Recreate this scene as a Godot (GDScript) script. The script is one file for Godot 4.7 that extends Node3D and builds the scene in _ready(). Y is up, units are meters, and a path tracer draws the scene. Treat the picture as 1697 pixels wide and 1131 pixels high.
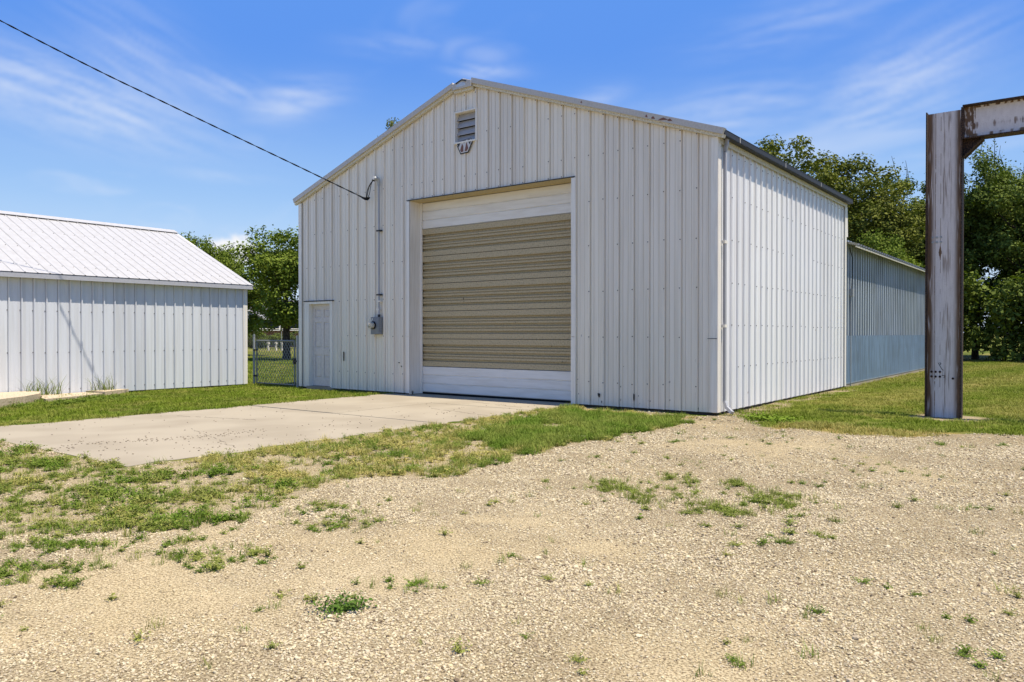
extends Node3D
# A white metal shed with a big overhead door, a smaller white shed, a blue lean-to, a steel gantry and a gravel yard.
# Units are metres; the origin is the ground at the big shed's front right corner, x runs along its front, z out of it.

var M := {}
var world_mode := {}
var taken := {}
var rng := RandomNumberGenerator.new()
var low := FastNoiseLite.new()
var mid := FastNoiseLite.new()
var fine := FastNoiseLite.new()

# ------------------------------------------------------------------ mesh collecting
class MB:
	var v := PackedVector3Array()
	var n := PackedVector3Array()
	var c := PackedColorArray()
	var t := PackedVector2Array()
	var col := Color.WHITE
	func put(p: Vector3, q: Vector3, uv: Vector2) -> void:
		v.append(p)
		n.append(q)
		c.append(col)
		t.append(uv)
	func tri(a: Vector3, b: Vector3, d: Vector3) -> void:   # counter-clockwise seen from outside
		var q := (b - a).cross(d - a).normalized()
		put(a, q, Vector2(0, 0))
		put(d, q, Vector2(1, 1))
		put(b, q, Vector2(1, 0))
	func quad(a: Vector3, b: Vector3, d: Vector3, e: Vector3) -> void:
		var q := (d - a).cross(e - b).normalized()
		put(a, q, Vector2(0, 1))
		put(d, q, Vector2(1, 0))
		put(b, q, Vector2(1, 1))
		put(a, q, Vector2(0, 1))
		put(e, q, Vector2(0, 0))
		put(d, q, Vector2(1, 0))
	func box(lo: Vector3, hi: Vector3) -> void:
		var p := []
		for i in 8:
			p.append(Vector3(hi.x if i & 1 else lo.x, hi.y if i & 2 else lo.y, hi.z if i & 4 else lo.z))
		quad(p[4], p[5], p[7], p[6])
		quad(p[1], p[0], p[2], p[3])
		quad(p[5], p[1], p[3], p[7])
		quad(p[0], p[4], p[6], p[2])
		quad(p[6], p[7], p[3], p[2])
		quad(p[0], p[1], p[5], p[4])
	func bar(a: Vector3, b: Vector3, up: Vector3, w: float, h: float) -> void:   # a beam from a to b: w across, h along up
		var d := (b - a).normalized()
		var s := d.cross(up).normalized()
		var u := s.cross(d).normalized()
		var k := [s * w * .5 - u * h * .5, s * w * .5 + u * h * .5, -s * w * .5 + u * h * .5, -s * w * .5 - u * h * .5]
		for i in 4:
			var j := (i + 1) % 4
			quad(a + k[i], a + k[j], b + k[j], b + k[i])
		quad(a + k[3], a + k[2], a + k[1], a + k[0])
		quad(b + k[0], b + k[1], b + k[2], b + k[3])
	func tube(path: Array, radius, sides := 8, caps := true) -> void:
		var rings := []
		var norms := []
		var last_s := Vector3.ZERO
		for i in path.size():
			var d: Vector3 = (path[mini(i + 1, path.size() - 1)] - path[maxi(i - 1, 0)]).normalized()
			var s := last_s - d * last_s.dot(d)
			if s.length() < .01:
				s = d.cross(Vector3.UP if absf(d.y) < .9 else Vector3.RIGHT)
			s = s.normalized()
			last_s = s
			var u := s.cross(d)
			var r: float = radius[i] if radius is Array else radius
			var ring := []
			var nn := []
			for k in sides:
				var a := TAU * k / sides
				var q := s * cos(a) + u * sin(a)
				ring.append(path[i] + q * r)
				nn.append(q)
			rings.append(ring)
			norms.append(nn)
		for i in path.size() - 1:
			for k in sides:
				var j := (k + 1) % sides
				var A: Vector3 = rings[i][k]
				var B: Vector3 = rings[i][j]
				var D: Vector3 = rings[i + 1][j]
				var E: Vector3 = rings[i + 1][k]
				put(A, norms[i][k], Vector2(float(k) / sides, i))
				put(B, norms[i][j], Vector2(float(k + 1) / sides, i))
				put(D, norms[i + 1][j], Vector2(float(k + 1) / sides, i + 1))
				put(A, norms[i][k], Vector2(float(k) / sides, i))
				put(D, norms[i + 1][j], Vector2(float(k + 1) / sides, i + 1))
				put(E, norms[i + 1][k], Vector2(float(k) / sides, i + 1))
		if caps:
			for k in range(1, sides - 1):
				tri(rings[0][0], rings[0][k], rings[0][k + 1])
				tri(rings[-1][0], rings[-1][k + 1], rings[-1][k])
	func prism(pts: Array, o: Vector3, ax: Vector3, ay: Vector3, d: Vector3) -> void:   # a flat outline (counter-clockwise seen against d) pushed out by d
		var flat := PackedVector2Array(pts)
		if Geometry2D.is_polygon_clockwise(flat):
			flat.reverse()
		var at := func(p: Vector2) -> Vector3: return o + ax * p.x + ay * p.y
		var idx := Geometry2D.triangulate_polygon(flat)
		for i in range(0, idx.size(), 3):
			var a: Vector3 = at.call(flat[idx[i]])
			var b: Vector3 = at.call(flat[idx[i + 1]])
			var e: Vector3 = at.call(flat[idx[i + 2]])
			if (b - a).cross(e - a).dot(d) < 0:
				var s := b
				b = e
				e = s
			tri(a + d, b + d, e + d)
			tri(a, e, b)
		for i in flat.size():
			var a: Vector3 = at.call(flat[i])
			var b: Vector3 = at.call(flat[(i + 1) % flat.size()])
			quad(a, b, b + d, a + d)
	func mesh() -> ArrayMesh:
		var arr := []
		arr.resize(Mesh.ARRAY_MAX)
		arr[Mesh.ARRAY_VERTEX] = v
		arr[Mesh.ARRAY_NORMAL] = n
		arr[Mesh.ARRAY_COLOR] = c
		arr[Mesh.ARRAY_TEX_UV] = t
		var m := ArrayMesh.new()
		m.add_surface_from_arrays(Mesh.PRIMITIVE_TRIANGLES, arr)
		return m

# ------------------------------------------------------------------ objects
func numbered(called: String) -> String:
	if not taken.has(called):
		taken[called] = 0
		return called
	taken[called] += 1
	return "%s_%03d" % [called, taken[called]]

func tag(o: Node, label: String, category: String, group := "", kind := "") -> void:
	if label: o.set_meta("label", label)
	if category: o.set_meta("category", category)
	if group: o.set_meta("group", group)
	if kind: o.set_meta("kind", kind)

func thing(called: String, label: String, category: String, at: Vector3, group := "", turn := 0.0) -> Node3D:
	var o := Node3D.new()
	o.name = numbered(called)
	add_child(o)
	o.position = at
	o.rotation.y = turn
	tag(o, label, category, group)
	world_mode[o] = absf(turn) < 1e-6
	return o

func part(called: String, mb: MB, m: Material, parent: Node3D) -> MeshInstance3D:   # parts of unturned things are built in world coordinates
	var o := MeshInstance3D.new()
	o.name = called
	o.mesh = mb.mesh()
	o.material_override = m
	parent.add_child(o, true)
	if world_mode.get(parent, false):
		o.position = -parent.position
	return o

func holder(called: String, parent: Node3D) -> Node3D:
	var o := Node3D.new()
	o.name = called
	parent.add_child(o, true)
	o.position = -parent.position
	return o

func structure(called: String, mb: MB, m: Material) -> MeshInstance3D:
	var o := MeshInstance3D.new()
	o.name = numbered(called)
	o.mesh = mb.mesh()
	o.material_override = m
	o.set_meta("kind", "structure")
	add_child(o)
	return o

func copies(called: String, mesh: Mesh, m: Material, places: Array, parent: Node3D) -> void:   # places: [Transform3D, linear Color]
	if places.is_empty(): return
	var mm := MultiMesh.new()
	mm.transform_format = MultiMesh.TRANSFORM_3D
	mm.use_colors = true
	mm.mesh = mesh
	mm.instance_count = places.size()
	var b := PackedFloat32Array()
	b.resize(places.size() * 16)
	var k := 0
	for p in places:
		var tr: Transform3D = p[0]
		var c: Color = p[1]
		b[k] = tr.basis.x.x; b[k + 1] = tr.basis.y.x; b[k + 2] = tr.basis.z.x; b[k + 3] = tr.origin.x
		b[k + 4] = tr.basis.x.y; b[k + 5] = tr.basis.y.y; b[k + 6] = tr.basis.z.y; b[k + 7] = tr.origin.y
		b[k + 8] = tr.basis.x.z; b[k + 9] = tr.basis.y.z; b[k + 10] = tr.basis.z.z; b[k + 11] = tr.origin.z
		b[k + 12] = c.r; b[k + 13] = c.g; b[k + 14] = c.b; b[k + 15] = 1.0
		k += 16
	mm.buffer = b
	var o := MultiMeshInstance3D.new()
	o.name = called
	o.multimesh = mm
	o.material_override = m
	parent.add_child(o, true)

# ------------------------------------------------------------------ materials
func lin(r: float, g: float, b: float) -> Color:
	return Color(r, g, b).linear_to_srgb()

func mat(c: Color, rough := .7, metal := 0.0, spec := .5) -> StandardMaterial3D:
	var m := StandardMaterial3D.new()
	m.albedo_color = c
	m.roughness = rough
	m.metallic = metal
	m.metallic_specular = spec
	m.cull_mode = BaseMaterial3D.CULL_DISABLED
	return m

func noise_tex(freq: float, lo: Color, hi: Color, size := 512, octaves := 4, kind := FastNoiseLite.TYPE_SIMPLEX_SMOOTH, from := .3, to := .7, s := 1) -> NoiseTexture2D:
	var f := FastNoiseLite.new()
	f.seed = s
	f.noise_type = kind
	f.frequency = freq
	f.fractal_octaves = octaves
	var g := Gradient.new()
	g.offsets = PackedFloat32Array([from, to])
	g.colors = PackedColorArray([lo, hi])
	var t := NoiseTexture2D.new()
	t.width = size
	t.height = size
	t.seamless = true
	t.noise = f
	t.color_ramp = g
	return t

func bump_tex(freq: float, size := 512, strength := 4.0, kind := FastNoiseLite.TYPE_SIMPLEX_SMOOTH, s := 5) -> NoiseTexture2D:
	var f := FastNoiseLite.new()
	f.seed = s
	f.noise_type = kind
	f.frequency = freq
	var t := NoiseTexture2D.new()
	t.width = size
	t.height = size
	t.seamless = true
	t.as_normal_map = true
	t.bump_strength = strength
	t.noise = f
	return t

func coated(c: Color, tex: Texture2D, scale: Vector3, rough := .5, spec := .5) -> StandardMaterial3D:
	var m := mat(c, rough, 0.0, spec)
	m.albedo_texture = tex
	m.uv1_triplanar = true
	m.uv1_world_triplanar = true
	m.uv1_scale = scale
	return m

func make_materials() -> void:
	var streak := noise_tex(.02, Color(.965, .96, .95), Color(1, 1, 1), 512, 4, FastNoiseLite.TYPE_SIMPLEX_SMOOTH, .25, .6, 3)
	var grime := noise_tex(.03, Color(.84, .82, .78), Color(1, 1, 1), 512, 5, FastNoiseLite.TYPE_SIMPLEX_SMOOTH, .2, .62, 8)
	var spots := noise_tex(.05, Color(.86, .85, .83), Color(1, 1, 1), 512, 5, FastNoiseLite.TYPE_SIMPLEX_SMOOTH, .2, .55, 14)
	M.shade_front_white = coated(lin(.83, .765, .66), streak, Vector3(.9, .03, .9), .42)  # same paint as side_white, colour warmed against the blue shade on the front
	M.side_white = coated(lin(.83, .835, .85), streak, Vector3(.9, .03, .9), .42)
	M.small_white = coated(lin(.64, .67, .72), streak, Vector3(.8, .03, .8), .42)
	M.roof_white = coated(lin(.445, .442, .435), streak, Vector3(.5, .5, .5), .5)
	M.trim_white = coated(lin(.82, .78, .70), streak, Vector3(2, .1, 2), .45)
	M.trim_grey = coated(lin(.53, .50, .46), streak, Vector3(2, 2, 2), .45)
	M.bounce_trim = coated(lin(.70, .66, .54), grime, Vector3(1.5, 1.5, 1.5), .6)  # white trim; warm bounce from the ground is put into its colour
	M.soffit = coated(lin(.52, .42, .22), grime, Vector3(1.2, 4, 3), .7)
	M.door_white = coated(lin(.80, .77, .71), streak, Vector3(.1, .8, 1), .45)
	M.door_tan = coated(lin(.47, .385, .230), spots, Vector3(.9, .9, .9), .55)
	M.door_slab = coated(lin(.68, .62, .58), streak, Vector3(1, 1, 1), .45)
	M.gutter = coated(lin(.022, .023, .026), streak, Vector3(2, 2, 2), .6)
	M.dark = mat(lin(.025, .024, .022), .8)
	M.screw = mat(lin(.06, .05, .045), .6, .3)
	M.base_board = coated(lin(.075, .062, .05), grime, Vector3(2, 2, 2), .9)
	M.blue = coated(lin(.33, .385, .445), grime, Vector3(.5, .03, .5), .45)
	M.blue_band = coated(lin(.22, .315, .43), grime, Vector3(.4, .05, .4), .4)
	M.galv = coated(lin(.42, .44, .45), grime, Vector3(3, 3, 3), .45)
	M.galv.metallic = .35
	M.box_grey = coated(lin(.23, .255, .28), grime, Vector3(4, 4, 4), .5)
	M.black = mat(lin(.014, .014, .015), .9, 0.0, .2)
	M.glass = mat(Color(.95, .95, .9, .25), .05)
	M.glass.transparency = BaseMaterial3D.TRANSPARENCY_ALPHA
	M.window = mat(lin(.02, .025, .03), .08, 0.0, .6)
	M.clear_plastic = mat(lin(.50, .57, .66), .25)
	M.dial = mat(lin(.45, .43, .36), .5)
	M.brown = mat(lin(.19, .085, .06), .6)
	M.emblem_white = mat(lin(.62, .60, .58), .5)
	M.concrete = coated(lin(.365, .318, .243), noise_tex(.005, Color(.94, .935, .92), Color(1, 1, .99), 1024, 3, FastNoiseLite.TYPE_SIMPLEX_SMOOTH, .25, .65, 21), Vector3(.11, .11, .11), .9, .3)
	M.fascia = coated(lin(.42, .43, .47), streak, Vector3(2, 2, 2), .45)
	M.spout = coated(lin(.38, .385, .41), streak, Vector3(2, .3, 2), .45)
	M.apron = coated(lin(.56, .47, .34), grime, Vector3(1.2, 1.2, 1.2), .9, .3)
	M.wood = coated(lin(.16, .12, .085), grime, Vector3(3, .3, 3), .9)
	M.brick = coated(lin(.22, .10, .075), grime, Vector3(2, 2, 2), .9)
	M.siding_dark = mat(lin(.05, .055, .075), .7)
	M.shingle = mat(lin(.26, .26, .27), .9)
	M.louvre = coated(lin(.40, .39, .39), streak, Vector3(2, 2, 2), .5)
	M.gate = mat(lin(.20, .215, .21), .5, .3)
	M.wire = mat(lin(.27, .29, .28), .5, .2)
	M.rust = coated(lin(.10, .055, .03), noise_tex(.03, Color(.35, .3, .3), Color(1, 1, 1), 512, 5), Vector3(2.2, 2.2, 2.2), .85)
	M.bark = coated(lin(.10, .08, .06), noise_tex(.05, Color(.4, .4, .4), Color(1, 1, 1), 256, 4), Vector3(2, .4, 2), .95)
	for k in ["leaf", "blade", "stone"]:
		var m := mat(Color.WHITE, .75 if k != "stone" else .95, 0.0, .2 if k != "stone" else .2)
		m.vertex_color_use_as_albedo = true
		M[k] = m
	M.leaf.backlight_enabled = true
	M.leaf.backlight = lin(.20, .26, .03)
	M.blade.backlight_enabled = true
	M.blade.backlight = lin(.14, .19, .02)
	var g := mat(Color.WHITE, .95, 0.0, .2)
	g.vertex_color_use_as_albedo = true
	g.albedo_texture = noise_tex(.09, Color(.62, .60, .57), Color(1, 1, 1), 1024, 5, FastNoiseLite.TYPE_SIMPLEX_SMOOTH, .25, .62, 33)
	g.uv1_triplanar = true
	g.uv1_world_triplanar = true
	g.uv1_scale = Vector3(.55, .55, .55)
	g.normal_enabled = true
	g.normal_texture = bump_tex(.25, 1024, 8.0, FastNoiseLite.TYPE_SIMPLEX_SMOOTH, 9)
	g.normal_scale = .18
	M.ground = g

# ------------------------------------------------------------------ ribbed sheets
const PROF_MAIN := [Vector2(-.022, 0), Vector2(-.013, .034), Vector2(.013, .034), Vector2(.022, 0), Vector2(.0225, -.018), Vector2(.032, -.018), Vector2(.0325, 0), Vector2(.090, 0), Vector2(.0905, -.009), Vector2(.0975, -.009), Vector2(.099, 0), Vector2(.196, 0), Vector2(.1965, -.009), Vector2(.2035, -.009), Vector2(.205, 0)]
const PROF_SIDE := [Vector2(-.0355, 0), Vector2(-.035, -.025), Vector2(-.0225, -.025), Vector2(-.022, 0), Vector2(-.013, .028), Vector2(.012, .028), Vector2(.020, 0), Vector2(.090, 0), Vector2(.0905, -.006), Vector2(.0955, -.006), Vector2(.096, 0), Vector2(.196, 0), Vector2(.1965, -.006), Vector2(.2015, -.006), Vector2(.202, 0)]
const PROF_SMALL := [Vector2(-.0325, 0), Vector2(-.032, -.022), Vector2(-.0225, -.022), Vector2(-.022, 0), Vector2(-.010, .026), Vector2(.010, .026), Vector2(.020, 0), Vector2(.075, 0), Vector2(.08, .002), Vector2(.095, .002), Vector2(.10, 0), Vector2(.145, 0), Vector2(.15, .002), Vector2(.165, .002), Vector2(.17, 0)]
const PROF_ROOF := [Vector2(-.016, 0), Vector2(-.008, .014), Vector2(.008, .014), Vector2(.016, 0)]
const PROF_BLUE := [Vector2(0, 0), Vector2(.007, .046), Vector2(.120, .046), Vector2(.127, 0)]
const PROF_BAND := [Vector2(0, 0), Vector2(.008, .020), Vector2(.064, .020), Vector2(.072, 0)]

func sheet(mb: MB, o: Vector3, du: Vector3, dv: Vector3, dn: Vector3, u0: float, u1: float, prof: Array, per: float, ph: float, bot: float, top: Callable, holes := [], more := []) -> void:
	var us := [u0, u1]
	for k in range(floori((u0 - ph) / per) - 1, ceili((u1 - ph) / per) + 2):
		for p in prof:
			var u: float = ph + k * per + p.x
			if u > u0 + .0005 and u < u1 - .0005: us.append(u)
	for h in holes:
		for e in [h[0], h[1]]:
			if e > u0 and e < u1: us.append(e)
	for e in more:
		if e > u0 and e < u1: us.append(e)
	us.sort()
	var first: float = prof[0].x
	var depth := func(u: float) -> float:
		var x := fposmod(u - ph - first, per) + first
		var n := prof.size()
		for i in n:
			var a: Vector2 = prof[i]
			var b: Vector2 = prof[i + 1] if i + 1 < n else Vector2(prof[0].x + per, prof[0].y)
			if x >= a.x and x <= b.x + 1e-6:
				return lerpf(a.y, b.y, (x - a.x) / maxf(b.x - a.x, 1e-6))
		return 0.0
	for i in us.size() - 1:
		var a: float = us[i]
		var b: float = us[i + 1]
		if b - a < 1e-4: continue
		var m := (a + b) * .5
		var spans := [[bot, top.call(m), true]]
		for h in holes:
			if m > h[0] and m < h[1]:
				var next := []
				for s in spans:
					if h[2] > s[0]: next.append([s[0], h[2], false])
					if h[3] < s[1]: next.append([maxf(s[0], h[3]), s[1], s[2]])
				spans = next
		var da: float = depth.call(a + 1e-5)
		var db: float = depth.call(b - 1e-5)
		for s in spans:
			var ta: float = top.call(a) if s[2] else s[1]
			var tb: float = top.call(b) if s[2] else s[1]
			mb.quad(o + du * a + dv * s[0] + dn * da, o + du * b + dv * s[0] + dn * db, o + du * b + dv * tb + dn * db, o + du * a + dv * ta + dn * da)

func sheets(called: String, parent: Node3D, m: Material, o: Vector3, du: Vector3, dv: Vector3, dn: Vector3, edges: Array, prof: Array, per: float, ph: float, bot: float, top: Callable, holes := [], more := []) -> void:
	for i in edges.size() - 1:
		var mb := MB.new()
		sheet(mb, o + dn * (.0018 if i % 2 else 0.0), du, dv, dn, edges[i], edges[i + 1], prof, per, ph, bot, top, holes, more)
		part(called, mb, m if m == M.roof_white else tones(m)[(i * 7 + i / 3) % 4], parent)

func tones(m: StandardMaterial3D) -> Array:   # sheets of one wall differ a little in age
	if not M.has(m):
		var out := [m]
		for k in [.965, 1.02, .94]:
			var q: StandardMaterial3D = m.duplicate()
			var c: Color = m.albedo_color.srgb_to_linear() * k
			q.albedo_color = Color(minf(c.r, .9), minf(c.g, .9), minf(c.b * (2.0 - k) if k > 1 else c.b * (.97 + .03 * k), .9)).linear_to_srgb()
			q.uv1_offset = Vector3(k * 13.0, k * 5.0, k * 7.0)
			out.append(q)
		M[m] = out
	return M[m]

func edge_list(a: float, b: float, ph: float, step: float) -> Array:
	var out := [a]
	var k := ceili((a + .05 - ph) / step)
	while ph + k * step < b - .05:
		out.append(ph + k * step)
		k += 1
	out.append(b)
	return out

func level(y: float) -> Callable:
	return func(_u: float) -> float: return y

func screws(parent: Node3D, places: Array, axis: Vector3) -> void:
	var mb := MB.new()
	mb.tube([Vector3.ZERO, axis * .008], .0105, 6)
	var list := []
	for p in places: list.append([Transform3D(Basis(), p), Color.WHITE])
	var h := holder("screws", parent)
	h.set_meta("kind", "stuff")
	copies("screws", mb.mesh(), M.screw, list, h)

# ------------------------------------------------------------------ the big shed
const W := 11.08
const L := 8.335
const RIB := .307
const RIB0 := -.345
const EAVE := 4.70
const SLOPE := .351
const DOOR := [-7.18, -2.886, 4.37]

func gable(x: float) -> float:
	return EAVE + SLOPE * minf(-x, x + W)

func build_shed() -> void:
	var s := thing("metal_shed", "large white ribbed metal shed with gable roof and tall tan overhead door", "shed", Vector3(-W * .5, 0, -L * .5))
	var top := func(u: float) -> float: return gable(u) + .03
	var holes := [[DOOR[0], DOOR[1], -1.0, DOOR[2]], [-10.87, -9.83, -1.0, 2.19], [-5.83, -5.25, 5.45, 6.09]]
	sheets("wall_panel", s, M.shade_front_white, Vector3.ZERO, Vector3.RIGHT, Vector3.UP, Vector3.BACK, edge_list(-W, 0, RIB0, RIB * 3), PROF_MAIN, RIB, RIB0, .05, top, holes, [-W * .5])
	sheets("wall_panel", s, M.side_white, Vector3.ZERO, Vector3.FORWARD, Vector3.UP, Vector3.RIGHT, edge_list(0, L, .62, RIB * 3), PROF_SIDE, RIB, .62, .05, level(4.74))
	sheets("wall_panel", s, M.side_white, Vector3(-W, 0, -L), Vector3.BACK, Vector3.UP, Vector3.LEFT, edge_list(0, L, .2, RIB * 3), PROF_MAIN, RIB, .2, .05, level(4.74))
	var back_top := func(u: float) -> float: return gable(-u) + .03
	sheets("wall_panel", s, M.side_white, Vector3(0, 0, -L), Vector3.LEFT, Vector3.UP, Vector3.FORWARD, edge_list(0, W, .345, RIB * 3), PROF_MAIN, RIB, .345, .05, back_top, [], [W * .5])
	# roof
	var c := 1.0 / sqrt(1 + SLOPE * SLOPE)
	var run := (W * .5 + .14) / c
	var upr := Vector3(-c, SLOPE * c, 0)
	var upl := Vector3(c, SLOPE * c, 0)
	var ez := EAVE + .085 - SLOPE * .14
	sheets("roof_panel", s, M.roof_white, Vector3(.14, ez, .1), Vector3.FORWARD, upr, Vector3(SLOPE * c, c, 0), edge_list(0, L + .2, .2, RIB * 3), PROF_MAIN, RIB, .2, 0.0, level(run))
	sheets("roof_panel", s, M.roof_white, Vector3(-W - .14, ez, -L - .1), Vector3.BACK, upl, Vector3(-SLOPE * c, c, 0), edge_list(0, L + .2, .2, RIB * 3), PROF_MAIN, RIB, .2, 0.0, level(run))
	var mb := MB.new()
	for sgn in [-1.0, 1.0]:
		mb.bar(Vector3(-W * .5 + sgn * .13, EAVE + SLOPE * (W * .5 - .13) + .115, .1), Vector3(-W * .5 + sgn * .13, EAVE + SLOPE * (W * .5 - .13) + .115, -L - .1), Vector3(sgn * SLOPE, 1, 0), .27, .012)
	part("ridge_cap", mb, M.trim_white, s)
	# rake trim: grey fascia above, white strip below, bounced warmth in its colour
	for e in [[.16, -5.30], [-W - .13, -5.80]]:
		var a := Vector3(e[0], 0, 0)
		var b := Vector3(e[1], 0, 0)
		var line := func(x: float) -> float: return EAVE + SLOPE * minf(-x, x + W)
		a.y = line.call(e[0])
		b.y = line.call(e[1])
		# two lengths of fascia, lapped
		var mx: float = lerpf(e[0], e[1], .52 if e[0] < -5 else .48)
		var mp := Vector3(mx, line.call(mx), 0)
		for seg in [[a, mp, .0], [mp, b, .004]]:
			mb = MB.new()
			mb.bar(seg[0] + Vector3(0, .115, .075 + seg[2]), seg[1] + Vector3(0, .115, .075 + seg[2]), Vector3.UP, .11, .105)
			part("rake_fascia", mb, M.trim_grey, s)
		mb = MB.new()
		mb.bar(a + Vector3(0, .033, .055), b + Vector3(0, .033, .055), Vector3.UP, .065, .055)
		part("rake_moulding", mb, M.bounce_trim, s)
	mb = MB.new()
	mb.prism([Vector2(-5.806, 6.55), Vector2(-5.294, 6.55), Vector2(-5.294, 6.665), Vector2(-5.40, 6.70), Vector2(-5.54, 6.745), Vector2(-5.68, 6.70), Vector2(-5.806, 6.665)], Vector3(0, 0, .025), Vector3.RIGHT, Vector3.UP, Vector3(0, 0, .12))
	var peak := part("peak_trim", mb, M.trim_grey, s)
	mb = MB.new()
	mb.prism([Vector2(-5.69, 6.585), Vector2(-5.44, 6.585), Vector2(-5.44, 6.64), Vector2(-5.56, 6.675), Vector2(-5.69, 6.635)], Vector3(0, 0, .145), Vector3.RIGHT, Vector3.UP, Vector3(0, 0, .006))
	part("vent_insert", mb, M.clear_plastic, peak)
	mb = MB.new()
	mb.bar(Vector3(-5.70, 6.665, .152), Vector3(-5.545, 6.72, .152), Vector3.UP, .018, .02)
	mb.bar(Vector3(-5.545, 6.72, .152), Vector3(-5.42, 6.675, .152), Vector3.UP, .018, .02)
	part("cap_edge", mb, M.gutter, peak)
	mb = MB.new()
	mb.box(Vector3(-5.806, 6.495, .017), Vector3(-5.294, 6.55, .093))
	part("rake_moulding", mb, M.bounce_trim, s)
	# eave: fascia, gutter, downspout
	mb = MB.new()
	mb.box(Vector3(.042, 4.60, -L - .05), Vector3(.051, 4.735, .01))
	part("eave_fascia", mb, M.bounce_trim, s)
	mb = MB.new()
	mb.box(Vector3(-W - .040, 4.60, -L - .05), Vector3(-W - .023, 4.735, .01))
	part("eave_fascia", mb, M.bounce_trim, s)
	mb = MB.new()
	for q in [[.052, 4.695, .165, 4.703], [.155, 4.703, .168, 4.79], [.052, 4.703, .059, 4.80]]:
		mb.box(Vector3(q[0], q[1], -L - .12), Vector3(q[2], q[3], .06))
	mb.box(Vector3(.059, 4.703, .052), Vector3(.155, 4.795, .06))
	mb.box(Vector3(.059, 4.703, -L - .12), Vector3(.155, 4.795, -L - .112))
	var gut := part("gutter", mb, M.gutter, s)
	mb = MB.new()
	mb.box(Vector3(.150, 4.788, -L - .12), Vector3(.172, 4.796, .06))
	part("gutter_lip", mb, M.gutter, gut)
	for zz in [-.62, -3.1, -5.6]:
		mb = MB.new()
		mb.box(Vector3(.168, 4.70, zz - .012), Vector3(.172, 4.788, zz + .012))
		part("gutter_strap", mb, M.trim_grey, gut)
	mb = MB.new()
	var dz := -.20
	mb.bar(Vector3(.10, 4.70, dz), Vector3(.10, 4.60, dz), Vector3.BACK, .045, .062)
	mb.bar(Vector3(.10, 4.61, dz), Vector3(.065, 4.48, dz), Vector3.BACK, .045, .062)
	mb.bar(Vector3(.065, 4.49, dz), Vector3(.065, .22, dz), Vector3.BACK, .045, .062)
	mb.bar(Vector3(.065, .235, dz), Vector3(.12, .13, dz + .03), Vector3.BACK, .047, .066)
	mb.bar(Vector3(.115, .14, dz + .03), Vector3(.24, .055, dz + .10), Vector3.BACK, .05, .07)
	var ds := part("downspout", mb, M.spout, s)
	for yy in [1.52, 2.95]:
		mb = MB.new()
		mb.box(Vector3(.030, yy - .025, dz - .05), Vector3(.092, yy + .025, dz + .05))
		part("strap", mb, M.trim_white, ds)
	# corner trims
	for q in [[0.0, 1.0, 0.0, -1.0], [-W, -1.0, 0.0, -1.0], [0.0, 1.0, -L, 1.0], [-W, -1.0, -L, 1.0]]:
		mb = MB.new()
		var x: float = q[0]
		var z: float = q[2]
		var fx: float = q[1]
		var fz: float = q[3]
		mb.box(Vector3(minf(x - fx * .085, x + fx * .035), .055, minf(z - fz * .035, z - fz * .041)), Vector3(maxf(x - fx * .085, x + fx * .035), 4.70, maxf(z - fz * .035, z - fz * .041)))
		mb.box(Vector3(minf(x + fx * .035, x + fx * .041), .055, minf(z - fz * .035, z + fz * .10)), Vector3(maxf(x + fx * .035, x + fx * .041), 4.70, maxf(z - fz * .035, z + fz * .10)))
		part("corner_trim", mb, M.trim_white, s)
	mb = MB.new()
	mb.prism([Vector2(0, 3.86), Vector2(.13, 3.86), Vector2(.07, 4.62), Vector2(0, 4.62)], Vector3(.038, 0, -L - .02), Vector3.FORWARD, Vector3.UP, Vector3(.006, 0, 0))
	part("corner_flashing", mb, M.trim_white, s)
	# base board behind and below the siding
	mb = MB.new()
	mb.box(Vector3(-W + .01, -.12, -.08), Vector3(-10.87, .10, -.034))
	mb.box(Vector3(-9.83, -.12, -.08), Vector3(DOOR[0], .10, -.034))
	mb.box(Vector3(DOOR[1], -.12, -.08), Vector3(-.036, .10, -.034))
	mb.box(Vector3(-.08, -.12, -L + .01), Vector3(-.034, .10, -.08))
	mb.box(Vector3(-W + .034, -.12, -L + .01), Vector3(-W + .08, .10, -.08))
	mb.box(Vector3(-W + .08, -.12, -L + .034), Vector3(-.08, .10, -L + .08))
	part("base_board", mb, M.base_board, s)
	# the overhead door in its recess
	var d0: float = DOOR[0]
	var d1: float = DOOR[1]
	var dt: float = DOOR[2]
	for q in [[d0 - .012, d0, d0 - .10, d0], [d1, d1 + .012, d1, d1 + .10]]:
		mb = MB.new()
		mb.box(Vector3(q[0], .03, -.34), Vector3(q[1], dt - .012, .036))
		var jm := part("door_jamb", mb, M.trim_white, s)
		mb = MB.new()
		mb.box(Vector3(q[2], 1.335, .024), Vector3(q[3], dt - .012, .041))
		part("casing", mb, M.trim_white, jm)
		mb = MB.new()
		mb.box(Vector3(q[2], .05, .024), Vector3(q[3], 1.325, .044))
		part("casing", mb, M.trim_white, jm)
	for q in [d0 + .002, d1 - .055]:
		mb = MB.new()
		mb.box(Vector3(q, .03, -.330), Vector3(q + .053, dt - .015, -.298))
		part("door_stop", mb, M.trim_white, s)
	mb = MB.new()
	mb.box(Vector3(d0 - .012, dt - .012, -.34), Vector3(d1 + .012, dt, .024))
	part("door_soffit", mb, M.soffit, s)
	mb = MB.new()
	mb.box(Vector3(d0 - .09, dt + .001, .002), Vector3(d1 + .09, dt + .016, .044))
	part("drip_cap", mb, M.gutter, s)
	var od := holder("overhead_door", s)
	tag(od, "overhead door of five tan corrugated sections between white ones", "")
	var y := .06
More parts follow.
